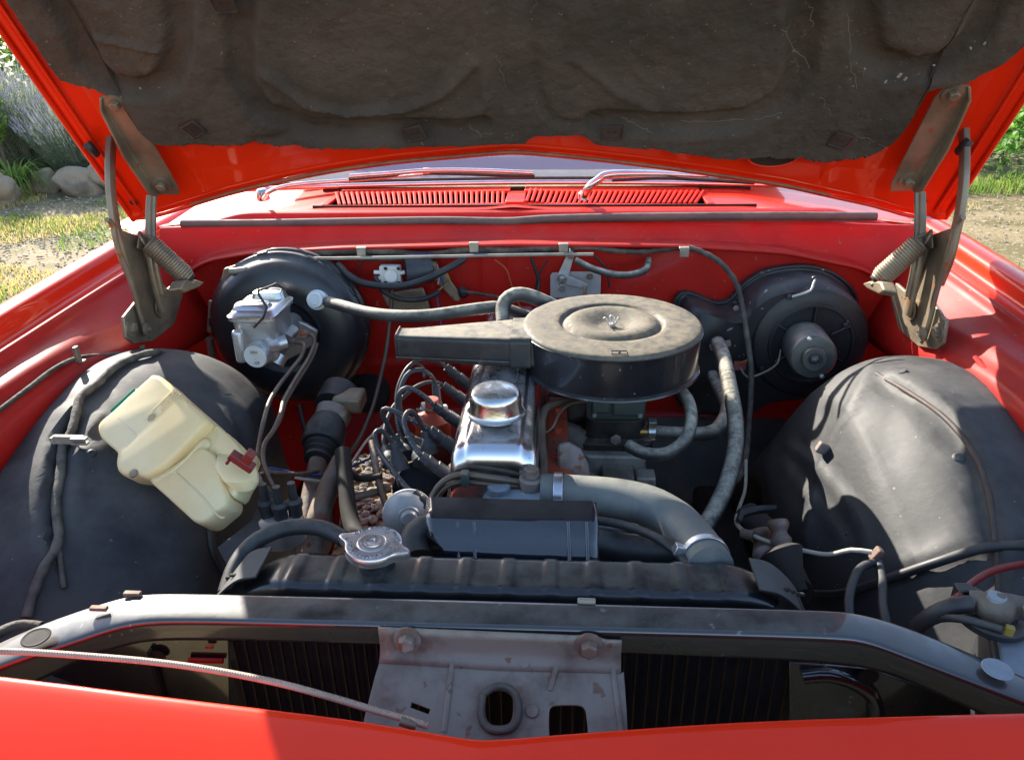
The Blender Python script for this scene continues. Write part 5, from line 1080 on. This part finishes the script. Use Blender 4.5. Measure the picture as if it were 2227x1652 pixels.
wire('vacuum_hose', [(1250, 566, .83), (1290, 585, .82), (1340, 598, .81), (1380, 596, .81), (1405, 585, .83), (1410, 565, .87)], .0068, 'hose', n=12, label='black hose drooping right of the throttle lever')
wire('loose_wire', [(1075, 565, .86), (1100, 585, .86), (1112, 620, .86), (1125, 655, .86), (1140, 680, .85)], .0016, 'w_orange')
wire('loose_wire', [(1155, 560, .86), (1165, 590, .86), (1172, 615, .86), (1165, 650, .85)], .0035, 'w_black'); wire('loose_wire', [(1190, 565, .86), (1170, 600, .86), (1160, 645, .86)], .0018, 'w_black')
wire('loose_wire', [(790, 560, .86), (775, 600, .86), (782, 640, .86)], .0018, 'w_black'); wire('loose_wire', [(1290, 556, .86), (1315, 580, .86), (1325, 625, .86)], .0022, 'w_black')
wire('loose_wire', [(955, 600, .85), (965, 622, .85), (950, 640, .85), (958, 690, .84), (957, 735, .82)], .0018, 'w_blue'); wire('loose_wire', [(968, 590, .85), (978, 610, .85), (965, 622, .85), (948, 635, .85)], .0018, 'w_yellow'); wire('loose_wire', [(950, 575, .85), (955, 600, .85), (952, 618, .85)], .0015, 'w_white')
wire('earth_strap', [(905, 790, .84), (920, 800, .82), (922, 820, .80)], .0035, 'cable'); 
lathe('firewall_stud', [(0, 0), (.017, 0), (.016, .003), (.009, .004), (.008, .01), (0, .011)], Y(982, 785, .875), (0, -1, .2), 'redin', fw, 24)
lathe('firewall_stud', [(0, 0), (.010, 0), (.010, .004), (0, .006)], Y(782, 803, .88), (0, -1, .2), 'redin', fw, 20)
# throttle bell crank plate
o_ = Y(1251, 618, .875); bp_ = plate('crank_plate', [(-.050, -.028), (.050, -.028), (.050, .018), (.040, .026), (-.008, .027), (-.046, .024), (-.050, .018)], [], o_, VX, VZ*-1 if False else VZ,   .002, 'palealu', CAR, .0005, label='pale metal plate carrying the throttle bell crank')
def arm(name, a, b, w0_, w1_, yy, th_, m, parent):
    A_, B_ = Y(*a, yy), Y(*b, yy); d = (B_-A_).normalized(); n_ = d.cross(VY).normalized(); pts = []
    for k in range(9): t = math.pi/2+math.pi*k/8; pts.append(A_+d*(w0_*math.cos(t))+n_*(w0_*math.sin(t)))
    for k in range(9): t = -math.pi/2+math.pi*k/8; pts.append(B_+d*(w1_*math.cos(t))+n_*(w1_*math.sin(t)))
    return MB().prism(pts, (0, th_, 0)).go(name, m, parent, bev=.001)
arm('crank_arm', (1222, 606), (1240, 556), .011, .007, .855, .004, 'palealu', bp_); arm('crank_arm', (1222, 606), (1272, 622), .010, .006, .853, .004, 'palealu', bp_)
lathe('crank_boss', [(0, 0), (.010, 0), (.009, .006), (.005, .006), (.005, .01), (0, .01)], Y(1222, 606, .853), (0, -1, 0), 'zinc', bp_, 24); lathe('rod_end', [(0, -.006), (.008, -.006), (.008, .008), (0, .009)], Y(1240, 553, .845), (0, -1, 0), 'zinc', bp_, 20)
wire('split_pin', [(1215, 620, .845), (1222, 606, .842), (1226, 618, .845)], .0012, 'zinc', bp_); wire('split_pin', [(1238, 540, .84), (1240, 553, .838), (1248, 558, .84)], .0012, 'zinc', bp_)
wire('crank_link', [(1270, 622, .850), (1272, 640, .84), (1272, 660, .80)], .0035, 'hinge', bp_)
for a, b in ((1282, 602), (1221, 629)): lathe('plate_screw', [(0, 0), (.0065, 0), (.0055, .003), (0, .003)], Y(a, b, .871), (0, -1, 0), 'rust', bp_, 16)

# ---- blower housing on the right
BO = [(1470, 650), (1560, 660), (1590, 650), (1618, 618), (1660, 592), (1720, 580), (1775, 582), (1820, 600), (1855, 635), (1868, 690), (1866, 745), (1840, 795), (1795, 830), (1740, 845), (1680, 850), (1640, 860), (1610, 880), (1560, 885), (1510, 880), (1470, 860)]
bv = [Y(a, b, .855) for a, b in BO]; bcn = sum(bv, Vector())/len(bv)
fv = MB()
def inset(P_, f, dy, c_=bcn): return [c_+(p-c_)*f+Vector((0, dy, 0)) for p in P_]
dn_ = [Vector(v) for v in cat([tuple(v) for v in bv], .015, closed=True)]
fv.loft([inset(dn_, 1.0, .02), inset(dn_, 1.0, 0), inset(dn_, .955, -.002), inset(dn_, .945, -.018), inset(dn_, .93, -.05), inset(dn_, .90, -.068), inset(dn_, .84, -.078)])
bh = fv.go('blower_housing', 'plast', CAR, ang=45, label='black plastic heater blower housing on the right of the firewall')
tube('housing_rim', [tuple(v) for v in inset(dn_, 1.0, -.001)]+[tuple(inset(dn_, 1.0, -.001)[0])], .0035, 'plast', bh, 8, None, smooth=False)
mcn = Y(1760, 745, .775)
lathe('blower_drum', [(0, -.03), (.112, -.03), (.110, -.006), (.104, .004), (.094, .008), (.080, .009), (.078, .013), (.074, .013), (.072, .008), (.060, .006), (0, .006)], mcn, (0, -1, .05), 'plast', bh, 72)
for k in range(6):
    a = math.pi/6+2*math.pi*k/6; tube('drum_spoke', [mcn+Vector((math.cos(a)*.040, -.008, math.sin(a)*.040)), mcn+Vector((math.cos(a)*.074, -.009, math.sin(a)*.074))], .0032, 'plast', bh, 8, None)
bm_ = Y(1770, 780, .665); max_ = (bm_-Y(1748, 745, .76)).normalized()
lathe('blower_motor', [(0, -.10), (.040, -.10), (.041, -.09), (.041, -.014), (.039, -.008), (.037, -.006), (.022, -.005), (.021, .004), (.020, .006), (.013, .006), (.0125, .002), (.010, .002), (.007, .008), (.003, .0105), (0, .011)], bm_, max_, 'motor', bh, 64)
for dx, dz in ((-.012, .034), (.018, -.033)):
    x_, y_, z_ = frame(max_, VZ); lathe('motor_screw', [(0, 0), (.0045, 0), (.004, .004), (0, .005)], bm_-z_*.006+x_*dz-y_*dx, max_, 'alu', bh, 14)
for a, b, yy in ((1600, 670, .80), (1597, 660, .84), (1770, 606, .79), (1809, 640, .79), (1655, 595, .84), (1717, 646, .77), (1838, 706, .77), (1657, 802, .77)): lathe('housing_screw', [(0, 0), (.0055, 0), (.005, .003), (0, .004)], Y(a, b, yy-.005), (0, -1, .1), 'plast' if a != 1600 else 'rust', bh, 14)
wire('drain_wire', [(1773, 605, .785), (1768, 618, .77), (1762, 632, .76), (1740, 640, .755), (1722, 645, .755)], .0022, 'w_print', bh)
wire('motor_wire', [(1697, 760, .75), (1690, 790, .74), (1660, 810, .73), (1625, 820, .73), (1610, 800, .74)], .0020, 'cable', bh); wire('motor_wire', [(1605, 790, .74), (1620, 786, .73), (1628, 780, .73)], .0022, 'w_orange', bh)
q = MB(); q.box(Y(1608, 795, .745), (.022, .008, .016)); q.go('wire_plug', 'w_pink', bh, bev=.001)
for a, b in ((1560, 735), (1548, 805)): lathe('hose_spigot', [(0, -.03), (.024, -.03), (.022, 0), (.014, .004), (0, .004)], Y(a, b, .785), (0, -1, 0), 'rubber', bh, 28)
# speckles of paint on the housing
sp_ = MB()
for _ in range(70):
    a, b = random.uniform(1600, 1800), random.uniform(600, 720); p = Y(a, b, .772 if True else 0); r_ = random.uniform(.0006, .0018)
# ---- bits low on the right: bracket, horn-like coils, leads
q = MB(); 0 and q.prism(P3([(1604, 1126, .36), (1650, 1108, .37), (1692, 1108, .36), (1712, 1150, .33), (1690, 1180, .31), (1650, 1150, .33), (1612, 1150, .34)]), (0, .03, -.05)); q.tube(P3([(1620, 1120, .36), (1680, 1180, .30), (1730, 1290, .18)]), .022, 16); q.go('suspension_arm', 'dark', CAR, label='dark suspension arm beside the right apron')
q = MB(); q.prism(P3([(1602, 1128, .29), (1610, 1105, .30), (1650, 1098, .30), (1690, 1096, .29), (1690, 1108, .29), (1650, 1112, .29), (1618, 1120, .29), (1612, 1135, .28)]), (0, .01, -.012)); q.go('folded_edge', 'apron', CAR, bev=.002)
for i, (a, b, c_, d, r_) in enumerate(((1648, 1150, 1685, 1235, .013), (1690, 1130, 1718, 1225, .012), (1655, 1195, 1700, 1262, .012))):
    P_ = [Y(a, b, .27-.02*i), Y((a+c_)/2-6, (b+d)/2, .25-.02*i), Y(c_, d, .22-.02*i)]
    tube('suspension_bush', P_, 0, 'rust', CAR, 16, .002, rf=lambda s, t, r_=r_: r_*(1+.16*math.sin(s*2*math.pi/.022)))
wire('stud', [(1612, 1158, .26), (1638, 1165, .25)], .007, 'rust', rf=lambda s, t: .0065+.0006*math.sin(s*2*math.pi/.002), step=.0006)
q = MB(); q.lathe([(0, 0), (.012, 0), (.013, .015), (.027, .05), (.02, .055), (0, .055)], Y(1735, 1288, .14), (-.25, .7, .5), 28); q.go('bush_housing', 'dark', CAR)
wire('sender_wire', [(1622, 1000, .56), (1620, 1060, .50), (1608, 1100, .40), (1600, 1130, .32), (1612, 1150, .28), (1640, 1165, .25), (1680, 1180, .23), (1740, 1195, .20), (1800, 1205, .18), (1850, 1195, .16), (1895, 1200, .15)], .0028, 'w_white', n=8, label='thin pale sender wire trailing over the right apron')
tube('apron_loom', surf(ar, [(1740, 1290), (1800, 1296), (1860, 1290), (1940, 1262), (2040, 1225), (2140, 1198), (2240, 1190)], .009), .0058, 'rubber', CAR, 12, .012, label='black cable sweeping across the right apron to the battery')
wire('apron_loom', [(1700, 1292, .10), (1745, 1294, .115)], .0035, 'rubber'); 
q = MB(); q.box(Y(1905, 1205, .155), (.008, .012, .018), Matrix.Rotation(.5, 3, 'Y')); q.go('loom_clip', 'rust', CAR, bev=.002)
wire('apron_tube', [(1900, 1222, .15), (1870, 1235, .13), (1852, 1270, .10), (1845, 1310, .07), (1848, 1345, .05)], .005, 'apron'); wire('apron_tube', [(1910, 1222, .15), (1918, 1260, .12), (1918, 1310, .08), (1925, 1345, .05), (1932, 1375, .04)], .005, 'apron')
# ---- battery in the right corner
bt_ = Z(2195, 1400, .80); by = Matrix.Rotation(-.35, 3, 'Z'); bb = box('battery', bt_+Vector((.07, -.035, -.085)), (.19, .13, .17), 'batt', CAR, .006, label='black battery with a grimy terminal clamp in the right corner', R=by)
box('battery_lid', bt_+Vector((.070, -.035, .004)), (.180, .120, .010), 'housing', bb, .003, R=by)
lathe('terminal_collar', [(0, 0), (.034, 0), (.034, .006), (.028, .010), (.022, .010), (.020, .018), (0, .018)], Z(2155, 1345, .815), VZ, 'batt', bb, 36)
tpt = [Z(2108, 1308, .838), Z(2130, 1310, .840), Z(2160, 1322, .842), Z(2195, 1318, .842), Z(2240, 1325, .842)]
q = MB(); q.tube(tpt, .0125, 16, rf=lambda s, t: .012+.005*math.exp(-((t-.55)/.16)**2)); q.go('terminal_clamp', 'iron', bb); lathe('terminal_post', [(0, 0), (.0088, 0), (.0085, .004), (0, .0045)], Z(2166, 1302, .854), VZ, 'housing', bb, 24)
q = MB(); q.hexbolt(Z(2215, 1335, .845), (1, -.2, .3), .009, .02); q.go('clamp_bolt', 'rust', bb)
q = MB(); q.box(Z(2095, 1290, .838), (.018, .014, .018)); q.go('cable_cap', 'plast', bb, bev=.002)
wire('battery_cable', [(2110, 1312, .030), (2070, 1318, .03), (2030, 1335, .035), (1995, 1362, .045), (1970, 1392, .05)], .0085, 'rubber', bb, n=16); wire('battery_cable', [(2180, 1370, -.01), (2140, 1358, .0), (2090, 1345, .01), (2040, 1345, .03), (2005, 1364, .045)], .0042, 'rubber', bb)
wire('battery_cable', [(2085, 1300, .04), (2110, 1270, .07), (2160, 1240, .10), (2240, 1222, .13)], .0040, 'w_red', bb); wire('battery_cable', [(2090, 1292, .04), (2050, 1318, .045), (2010, 1350, .05), (1985, 1378, .05)], .0038, 'w_red', bb)
box('yellow_tag', Z(2194, 1370, .835), (.008, .006, .011), 'w_yellow', bb, .001, R=by)
# white sticker on the battery
q = MB(); q.box(bt_+Vector((.036, -.060, .0098)), (.09, .05, .001), by); q.go('battery_label', 'pearl', bb)
for k in range(3): q = MB(); a = Z(2120+30*k, 1360+14*k, .80); q.tube([a, a+Vector((.05, -.07, -.02))], .003, 8); q.go('battery_strap', 'batt', bb)
# ================================================================== SURROUNDINGS
def gmat():
    m = mat('dry_grassy_ground', (.26, .20, .11), .9, col2=(.16, .13, .06), nsc=2.2, lo=.4, hi=.6, bump=.01, bsc=30, spots=(.34, .29, .20), spsc=22, spth=.60, spec=.2)
    return m
M['ground'] = gmat()
M['gravel'] = mat('gravel_stone', (.20, .18, .15), .85, col2=(.10, .09, .075), nsc=9, spec=.2)
M['gravelp'] = mat('pale_gravel', (.44, .38, .28), .85, col2=(.30, .25, .18), nsc=9, spec=.2)
M['rock'] = mat('field_rock', (.33, .26, .18), .85, col2=(.17, .13, .09), nsc=4, bump=.02, bsc=7, spec=.2)
def leafmat(n, c, c2, nsc=3, tr=.35):
    m = mat(n, c, .55, col2=c2, nsc=nsc, spec=.3)
    t = m.node_tree; b = t.nodes['Principled BSDF']; o = t.nodes['Material Output']
    tb = t.nodes.new('ShaderNodeBsdfTranslucent'); mx = t.nodes.new('ShaderNodeMixShader'); mx.inputs[0].default_value = tr
    src = b.inputs['Base Color'].links[0].from_socket; hs = t.nodes.new('ShaderNodeHueSaturation'); hs.inputs['Value'].default_value = 1.5; t.links.new(src, hs.inputs['Color']); t.links.new(hs.outputs[0], tb.inputs[0])
    t.links.new(b.outputs[0], mx.inputs[1]); t.links.new(tb.outputs[0], mx.inputs[2]); t.links.new(mx.outputs[0], o.inputs['Surface'])
    return m
M['lavl'] = leafmat('lavender_foliage', (.17, .22, .13), (.27, .30, .21))
M['lavf'] = leafmat('lavender_flower', (.42, .39, .46), (.50, .47, .52), 6)
M['straw'] = leafmat('straw_blades', (.52, .41, .16), (.34, .32, .10), 1.2)
M['greenb'] = leafmat('green_blades', (.10, .20, .03), (.20, .28, .05), 2)
M['succ'] = leafmat('succulent_leaves', (.13, .30, .035), (.07, .20, .03), 2.5, .3)
M['yel'] = leafmat('yellow_petals', (.75, .55, .03), (.6, .5, .05), 5)
M['hedge'] = leafmat('dark_hedge_leaves', (.06, .12, .03), (.10, .17, .04), 2)
M['bark'] = mat('bark', (.12, .09, .06), .9, nsc=6)
R_ = np.random.default_rng(11)
gx = [-60, -12, -8]+list(np.arange(-7, 7.01, .5))+[8, 12, 60]; gy = [-40, -6, -3]+list(np.arange(-2, 12.01, .5))+[14, 20, 90]
obj('ground', [(a, b, .03*noise.noise((a*.6, b*.6, 0)) if abs(a) > 1.5 and abs(a) < 20 and 0 < b < 30 else 0) for b in gy for a in gx],
    [(j*len(gx)+i, j*len(gx)+i+1, (j+1)*len(gx)+i+1, (j+1)*len(gx)+i) for j in range(len(gy)-1) for i in range(len(gx)-1)], 'ground', kind='structure')
def stuff(name, V, F, m, label, cat_):
    me = bpy.data.meshes.new(name); me.from_pydata(V, [], F); me.materials.append(M[m]); o = bpy.data.objects.new(name, me); COL.objects.link(o)
    o['kind'] = 'stuff'; o['label'] = label; o['category'] = cat_; return o
def blades(xs, ys, h, w_, lean=.5, z0=0):
    V = []; F = []
    for x, y in zip(xs, ys):
        hh = h*R_.uniform(.5, 1.3); a = R_.uniform(0, 6.28); l = hh*R_.uniform(0, lean); b = a+1.57+R_.uniform(-.5, .5); n = len(V)
        dx, dy = math.cos(b)*w_, math.sin(b)*w_; lx, ly = math.cos(a)*l, math.sin(a)*l
        V += [(x-dx, y-dy, z0), (x+dx, y+dy, z0), (x+dx*.7+lx*.4, y+dy*.7+ly*.4, z0+hh*.6), (x-dx*.7+lx*.4, y-dy*.7+ly*.4, z0+hh*.6), (x+lx, y+ly, z0+hh)]
        F += [(n, n+1, n+2, n+3), (n+3, n+2, n+4)]
    return V, F
# dry grass on both sides, in patches
for nm, m_, nn, hh, th_ in (('dry_grass', 'straw', 34000, .034, -.05), ('green_grass', 'greenb', 9000, .045, .12)):
    xs, ys = [], []
    while len(xs) < nn:
        x = R_.uniform(-6.5, -1.6) if R_.random() < .72 else R_.uniform(1.9, 5.5); y = R_.uniform(1.8, 7.0)
        if noise.noise((x*1.3+(5 if m_ == 'greenb' else 0), y*1.3, 2)) > th_+(.22 if x > 0 else 0): xs.append(x); ys.append(y)
    V, F = blades(xs, ys, hh, .004, .9); stuff(nm, V, F, m_, 'short %s grass tufts in patches on the gravelly ground' % ('straw coloured' if m_ == 'straw' else 'green'), 'grass')
# gravel: near side patches and the bed seen down through the engine bay
def stones(n, x0, x1, y0, y1, s0, s1, z=0):
    V = []; F = []
    b = bmesh.new(); bmesh.ops.create_icosphere(b, subdivisions=1, radius=1); bv_ = [v.co.copy() for v in b.verts]; bf = [tuple(v.index for v in f.verts) for f in b.faces]; b.free()
    for _ in range(n):
        s = R_.uniform(s0, s1); c = Vector((R_.uniform(x0, x1), R_.uniform(y0, y1), z+s*.4)); sc = Vector((R_.uniform(.8, 1.5), R_.uniform(.7, 1.1), R_.uniform(.5, .8)))*s; rt_ = Matrix.Rotation(R_.uniform(0, 6.28), 3, 'Z') @ Matrix.Rotation(R_.uniform(-.5, .5), 3, 'X'); k = len(V)
        V += [tuple(c+rt_ @ Vector((v.x*sc.x, v.y*sc.y, v.z*sc.z))) for v in bv_]; F += [tuple(i+k for i in f) for f in bf]
    return V, F
V, F = stones(4200, -.9, .7, .9, 2.3, .008, .019); o = stuff('gravel', V, F, 'gravel', 'brown grey gravel under the car, seen down through the engine bay', 'gravel')
V, F = stones(5200, -6, -1.5, 2.0, 6.2, .005, .012); stuff('gravel', V, F, 'gravelp', 'fine pale gravel scattered through the dry grass left of the car', 'gravel')
V, F = stones(2600, 1.8, 5.5, 2.5, 6.6, .004, .010); stuff('gravel', V, F, 'gravelp', 'fine gravel on the dirt path right of the car', 'gravel')
# rocks
for i, (px, py, yy, sx, sy, sz, lb) in enumerate(((183, 428, 6.35, .20, .18, .155, 'large pale rock just left of the hood edge under the lavender'), (112, 436, 6.45, .13, .13, .13, 'smaller rock in the middle, behind the strappy plant'), (8, 470, 5.9, .18, .16, .18, 'brown rock at the far left edge beside the strappy plant'), (250, 436, 6.5, .2, .2, .17, 'rock mostly hidden behind the open hood corner'))):
    c = Z(px, py, 0); c = Y(px, py, yy); c.z = 0
    b = bmesh.new(); bmesh.ops.create_icosphere(b, subdivisions=4, radius=1)
    for v in b.verts:
        n_ = 1+.38*noise.noise(v.co*1.3+Vector((i*7, 0, 0)))+.12*noise.noise(v.co*3.2+Vector((i*3, 1, 0)))+.04*noise.noise(v.co*9); v.co = Vector((v.co.x*sx*n_, v.co.y*sy*n_, v.co.z*sz*n_))+c+Vector((0, 0, sz*.55))
    me = bpy.data.meshes.new('rock'); b.to_mesh(me); b.free(); o = link('rock', me, 'rock'); o['label'] = lb; o['category'] = 'rock'; o['group'] = 'border rocks below the lavender'
# lavender bushes: leafy stems with flower spikes
def lavender(c, rad, h, n, lb):
    root = empty('lavender_bush', c, lb, 'lavender', 'lavender bushes along the border')
    SV, SF, LV, LF, FV, FF = [], [], [], [], [], []
    for _ in range(n):
        a = R_.uniform(0, 6.28); q = R_.random()**.5; tilt = q*1.0; hh = h*R_.uniform(.75, 1.05)*(1-.28*q*q); d = Vector((math.cos(a)*math.sin(tilt)*rad/h*1.0, math.sin(a)*math.sin(tilt)*rad/h*1.0, math.cos(tilt*.55))); p0 = Vector((math.cos(a)*q*rad*.35, math.sin(a)*q*rad*.35, 0)); p1 = p0+d*hh
        w_ = .0022; n0 = len(SV); s_ = Vector((math.sin(a+R_.uniform(-2, 2)), math.cos(a), 0)).normalized()*w_
        m_ = p0+d*hh*.55; SV += [p0-s_, p0+s_, m_+s_, m_-s_, p1+s_*.6, p1-s_*.6]; SF += [(n0, n0+1, n0+2, n0+3), (n0+3, n0+2, n0+4, n0+5)]
        for t in R_.uniform(.15, .86, 13):
            c_ = p0+d*hh*t+Vector(R_.uniform(-.02, .02, 3)); v = Vector((R_.normal(), R_.normal(), R_.uniform(.2, 1.6))).normalized()*R_.uniform(.03, .06); s2 = v.cross(Vector((R_.normal(), R_.normal(), R_.normal()))).normalized()*.0035; n1 = len(LV)
            LV += [c_, c_+v*.5+s2, c_+v, c_+v*.5-s2]; LF.append((n1, n1+1, n1+2, n1+3))
        if R_.random() < .8:
            L_ = R_.uniform(.035, .06); dd = (d+Vector((0, 0, .3))).normalized(); 
            for k in range(4):
                b0 = p1+dd*(L_*k/4); r_ = .0075*(1-.15*k); n2 = len(FV); u1 = dd.cross(VX).normalized(); u2 = dd.cross(u1)
                FV += [b0+u1*r_, b0+u2*r_, b0-u1*r_, b0-u2*r_, b0+dd*(L_/4*1.1)]; FF += [(n2, n2+1, n2+4), (n2+1, n2+2, n2+4), (n2+2, n2+3, n2+4), (n2+3, n2, n2+4)]
    for nm, V_, F_, m_ in (('stem', SV, SF, 'lavl'), ('foliage', LV, LF, 'lavl'), ('flower_spikes', FV, FF, 'lavf')):
        me = bpy.data.meshes.new(nm); me.from_pydata([tuple(v) for v in V_], [], F_); me.materials.append(M[m_]); o = bpy.data.objects.new(nm, me); COL.objects.link(o); o.parent = root
        o['kind'] = 'stuff'
for (px, yy, rad, h, n, lb) in ((-60, 7.0, .75, 1.22, 1500, 'lavender bush at the far left edge, tallest and palest in flower'), (95, 7.3, .70, 1.05, 1500, 'middle lavender bush, behind the strappy plant and small rock'), (215, 7.0, .62, .85, 1300, 'lavender bush nearest the hood edge, above the large pale rock'), (330, 7.5, .8, .95, 900, 'lavender bush mostly hidden behind the open hood')):
    c = Y(px, 420, yy); c.z = 0; lavender(c, rad, h, n, lb)
# strappy plant
def strappy(c, n, L_, nm, lb, m_='greenb'):
    V, F = [], []
    for _ in range(n):
        a = R_.uniform(0, 6.28); l = L_*R_.uniform(.6, 1.1); up_ = R_.uniform(.5, 1.2); w_ = R_.uniform(.008, .013); pr = None; s_ = Vector((-math.sin(a), math.cos(a), 0))
        for k in range(8):
            t = k/7; p = c+Vector((math.cos(a), math.sin(a), 0))*(l*t*.75)+VZ*(l*(up_*t-1.05*up_*t*t*t)); ww = w_*(1-t*.9); V += [p-s_*ww, p+s_*ww]
            if k: n_ = len(V); F.append((n_-4, n_-3, n_-1, n_-2))
    me = bpy.data.meshes.new(nm); me.from_pydata([tuple(v) for v in V], [], F); me.materials.append(M[m_]); me.shade_smooth(); o = bpy.data.objects.new(nm, me); COL.objects.link(o); o['label'] = lb; o['category'] = 'plant'; return o
c = Y(45, 440, 6.3); c.z = .05; strappy(c, 130, .62, 'strappy_plant', 'clump of long arching green strap leaves spilling over the rocks')
# red leaf lying in the grass and the yellow flowering plant
c = Y(92, 433, 6.0); c.z = .08
def leafball(c, rad, n, size, m_, flat=1.0, rnd=.35):
    V, F = [], []
    for _ in range(n):
        d = Vector((R_.normal(), R_.normal(), R_.normal())).normalized(); r_ = rad*(1-rnd*R_.random()**2); p = c+Vector((d.x*r_, d.y*r_, d.z*r_*flat)); nrm = (d+Vector(R_.normal(0, .5, 3))).normalized(); u1 = nrm.cross(Vector((R_.normal(), R_.normal(), 1))).normalized(); u2 = nrm.cross(u1); s = size*R_.uniform(.6, 1.3); n_ = len(V)
        V += [p-u1*s, p-u2*s*.45, p+u1*s, p+u2*s*.45]; F.append((n_, n_+1, n_+2, n_+3))
    return V, F
def bush(name, c, blobs, size, m_, lb, cat_, n=900, extra=None, group=None):
    root = empty(name, Vector((c.x, c.y, 0)), lb, cat_, group); V, F = [], []
    for dx, dy, dz, r_ in blobs:
        v, f = leafball(Vector((dx, dy, dz)), r_, n, size, m_); k = len(V); V += v; F += [tuple(i+k for i in q_) for q_ in f]
    me = bpy.data.meshes.new('foliage'); me.from_pydata([tuple(v) for v in V], [], F); me.materials.append(M[m_]); o = bpy.data.objects.new('foliage', me); COL.objects.link(o); o.parent = root; o['kind'] = 'stuff'
    s = MB()
    for dx, dy, dz, r_ in blobs: s.tube([Vector((0, 0, 0)), Vector((dx*.5, dy*.5, dz*.5)), Vector((dx, dy, dz))], .012, 6)
    s.go('stem', 'bark', root); return root
c = Y(-5, 300, 6.6); yb = bush('yellow_flower_plant', c, [(0, 0, .62, .12), (.03, 0, .78, .10), (-.05, 0, .50, .12)], .022, 'greenb', 'leafy plant with yellow flowers at the left edge in front of the lavender', 'plant', 260)
V, F = leafball(Vector((.02, -.1, .80)), .14, 60, .028, 'yel'); me = bpy.data.meshes.new('flowers'); me.from_pydata([tuple(v) for v in V], [], F); me.materials.append(M['yel']); o = bpy.data.objects.new('flowers', me); COL.objects.link(o); o.parent = yb
# bushes behind on the left
for i, (x, y, s, lb) in enumerate(((-9.5, 9.6, 1.5, 'tall dark bush behind the lavender at the far left'), (-6.6, 10.2, 1.7, 'dark green bush behind the lavender by the hood edge'), (-4.0, 11.0, 1.6, 'dark bush further back, screened by the open hood'))):
    bush('garden_bush', Vector((x, y, 0)), [(0, 0, s*.6, s*.7), (s*.6, .2, s*.5, s*.6), (-s*.6, .1, s*.5, s*.6), (.1*s, 0, s*1.05, s*.5)], .06, 'hedge', lb, 'bush', 1500, group='bushes behind the lavender')
# succulent bush on the right: rosettes of broad leaves
def rosettes(c, blobs, n, lb, nm='succulent_bush'):
    root = empty(nm, Vector((c.x, c.y, 0)), lb, 'bush', 'leafy bushes right of the car'); V, F = [], []
    for _ in range(n):
        dx, dy, dz, r_ = blobs[R_.integers(len(blobs))]; d = Vector((R_.normal(), R_.normal(), abs(R_.normal())*.9-.1)).normalized(); p = Vector((dx, dy, dz))+d*r_*R_.uniform(.8, 1.05); ax = (d+Vector((0, -.2, .7))).normalized(); u1 = ax.cross(VX).normalized(); u2 = ax.cross(u1); s = R_.uniform(.055, .085)
        for k in range(11):
            a = k*2.4; dr = u1*math.cos(a)+u2*math.sin(a); sd = ax.cross(dr); op = .35+.06*k; l = s*(.5+.05*k); t = (dr*math.sin(op*1.2)+ax*math.cos(op*1.2)); n_ = len(V); w_ = l*.30
            V += [p, p+t*l*.55+sd*w_*.8, p+t*l*.9+sd*w_*.9, p+t*l*1.05, p+t*l*.9-sd*w_*.9, p+t*l*.55-sd*w_*.8]; F.append((n_, n_+1, n_+2, n_+3, n_+4, n_+5))
    me = bpy.data.meshes.new('rosettes'); me.from_pydata([tuple(v) for v in V], [], F); me.materials.append(M['succ']); o = bpy.data.objects.new('rosettes', me); COL.objects.link(o); o.parent = root; o['kind'] = 'stuff'
    V, F = leafball(Vector((0, 0, .35)), .55, 900, .03, 'hedge', .7, .9); me = bpy.data.meshes.new('inner_foliage'); me.from_pydata([tuple(v) for v in V], [], F); me.materials.append(M['hedge']); o = bpy.data.objects.new('inner_foliage', me); COL.objects.link(o); o.parent = root; o['kind'] = 'stuff'
c = Y(2260, 410, 6.4); c.z = 0
rosettes(c, [(0, 0, .30, .42), (.25, .1, .65, .45), (-.05, .1, .80, .38), (.5, .1, .4, .5), (.3, .2, 1.1, .4)], 420, 'bright green rosette leaved bush at the right edge beside the path')
c = Y(2120, 400, 7.4); c.z = 0
rosettes(c, [(0, 0, .22, .36), (.3, .2, .5, .42), (-.2, .2, .35, .30), (.3, .4, .9, .45)], 330, 'rosette bush just beyond the right hood hinge, behind the path')
c = Y(2000, 390, 8.6); c.z = 0
bush('garden_bush', c, [(0, 0, .6, .8), (.8, .2, .9, .9), (-.9, .2, .6, .7)], .05, 'hedge', 'dark bush behind the rosette bushes on the right', 'bush', 1300)
xs = list(R_.uniform(3.0, 5.2, 1500)); ys = list(6.3+R_.uniform(-.25, .3, 1500)); V, F = blades(xs, ys, .11, .005, .7); stuff('long_grass', V, F, 'greenb', 'longer green grass along the foot of the bushes on the right', 'grass')
# chrome aerial base on the right fender
p = X(2008, 476, .80); ab = lathe('aerial_base', [(0, 0), (.022, 0), (.021, .004), (.013, .010), (.010, .022), (.006, .026), (0, .027)], p, (0, 0, 1), 'chrome', CAR, 28); lathe('aerial_gasket', [(0, -.004), (.025, -.004), (.024, .001), (0, .001)], p, VZ, 'rubber', ab, 28)
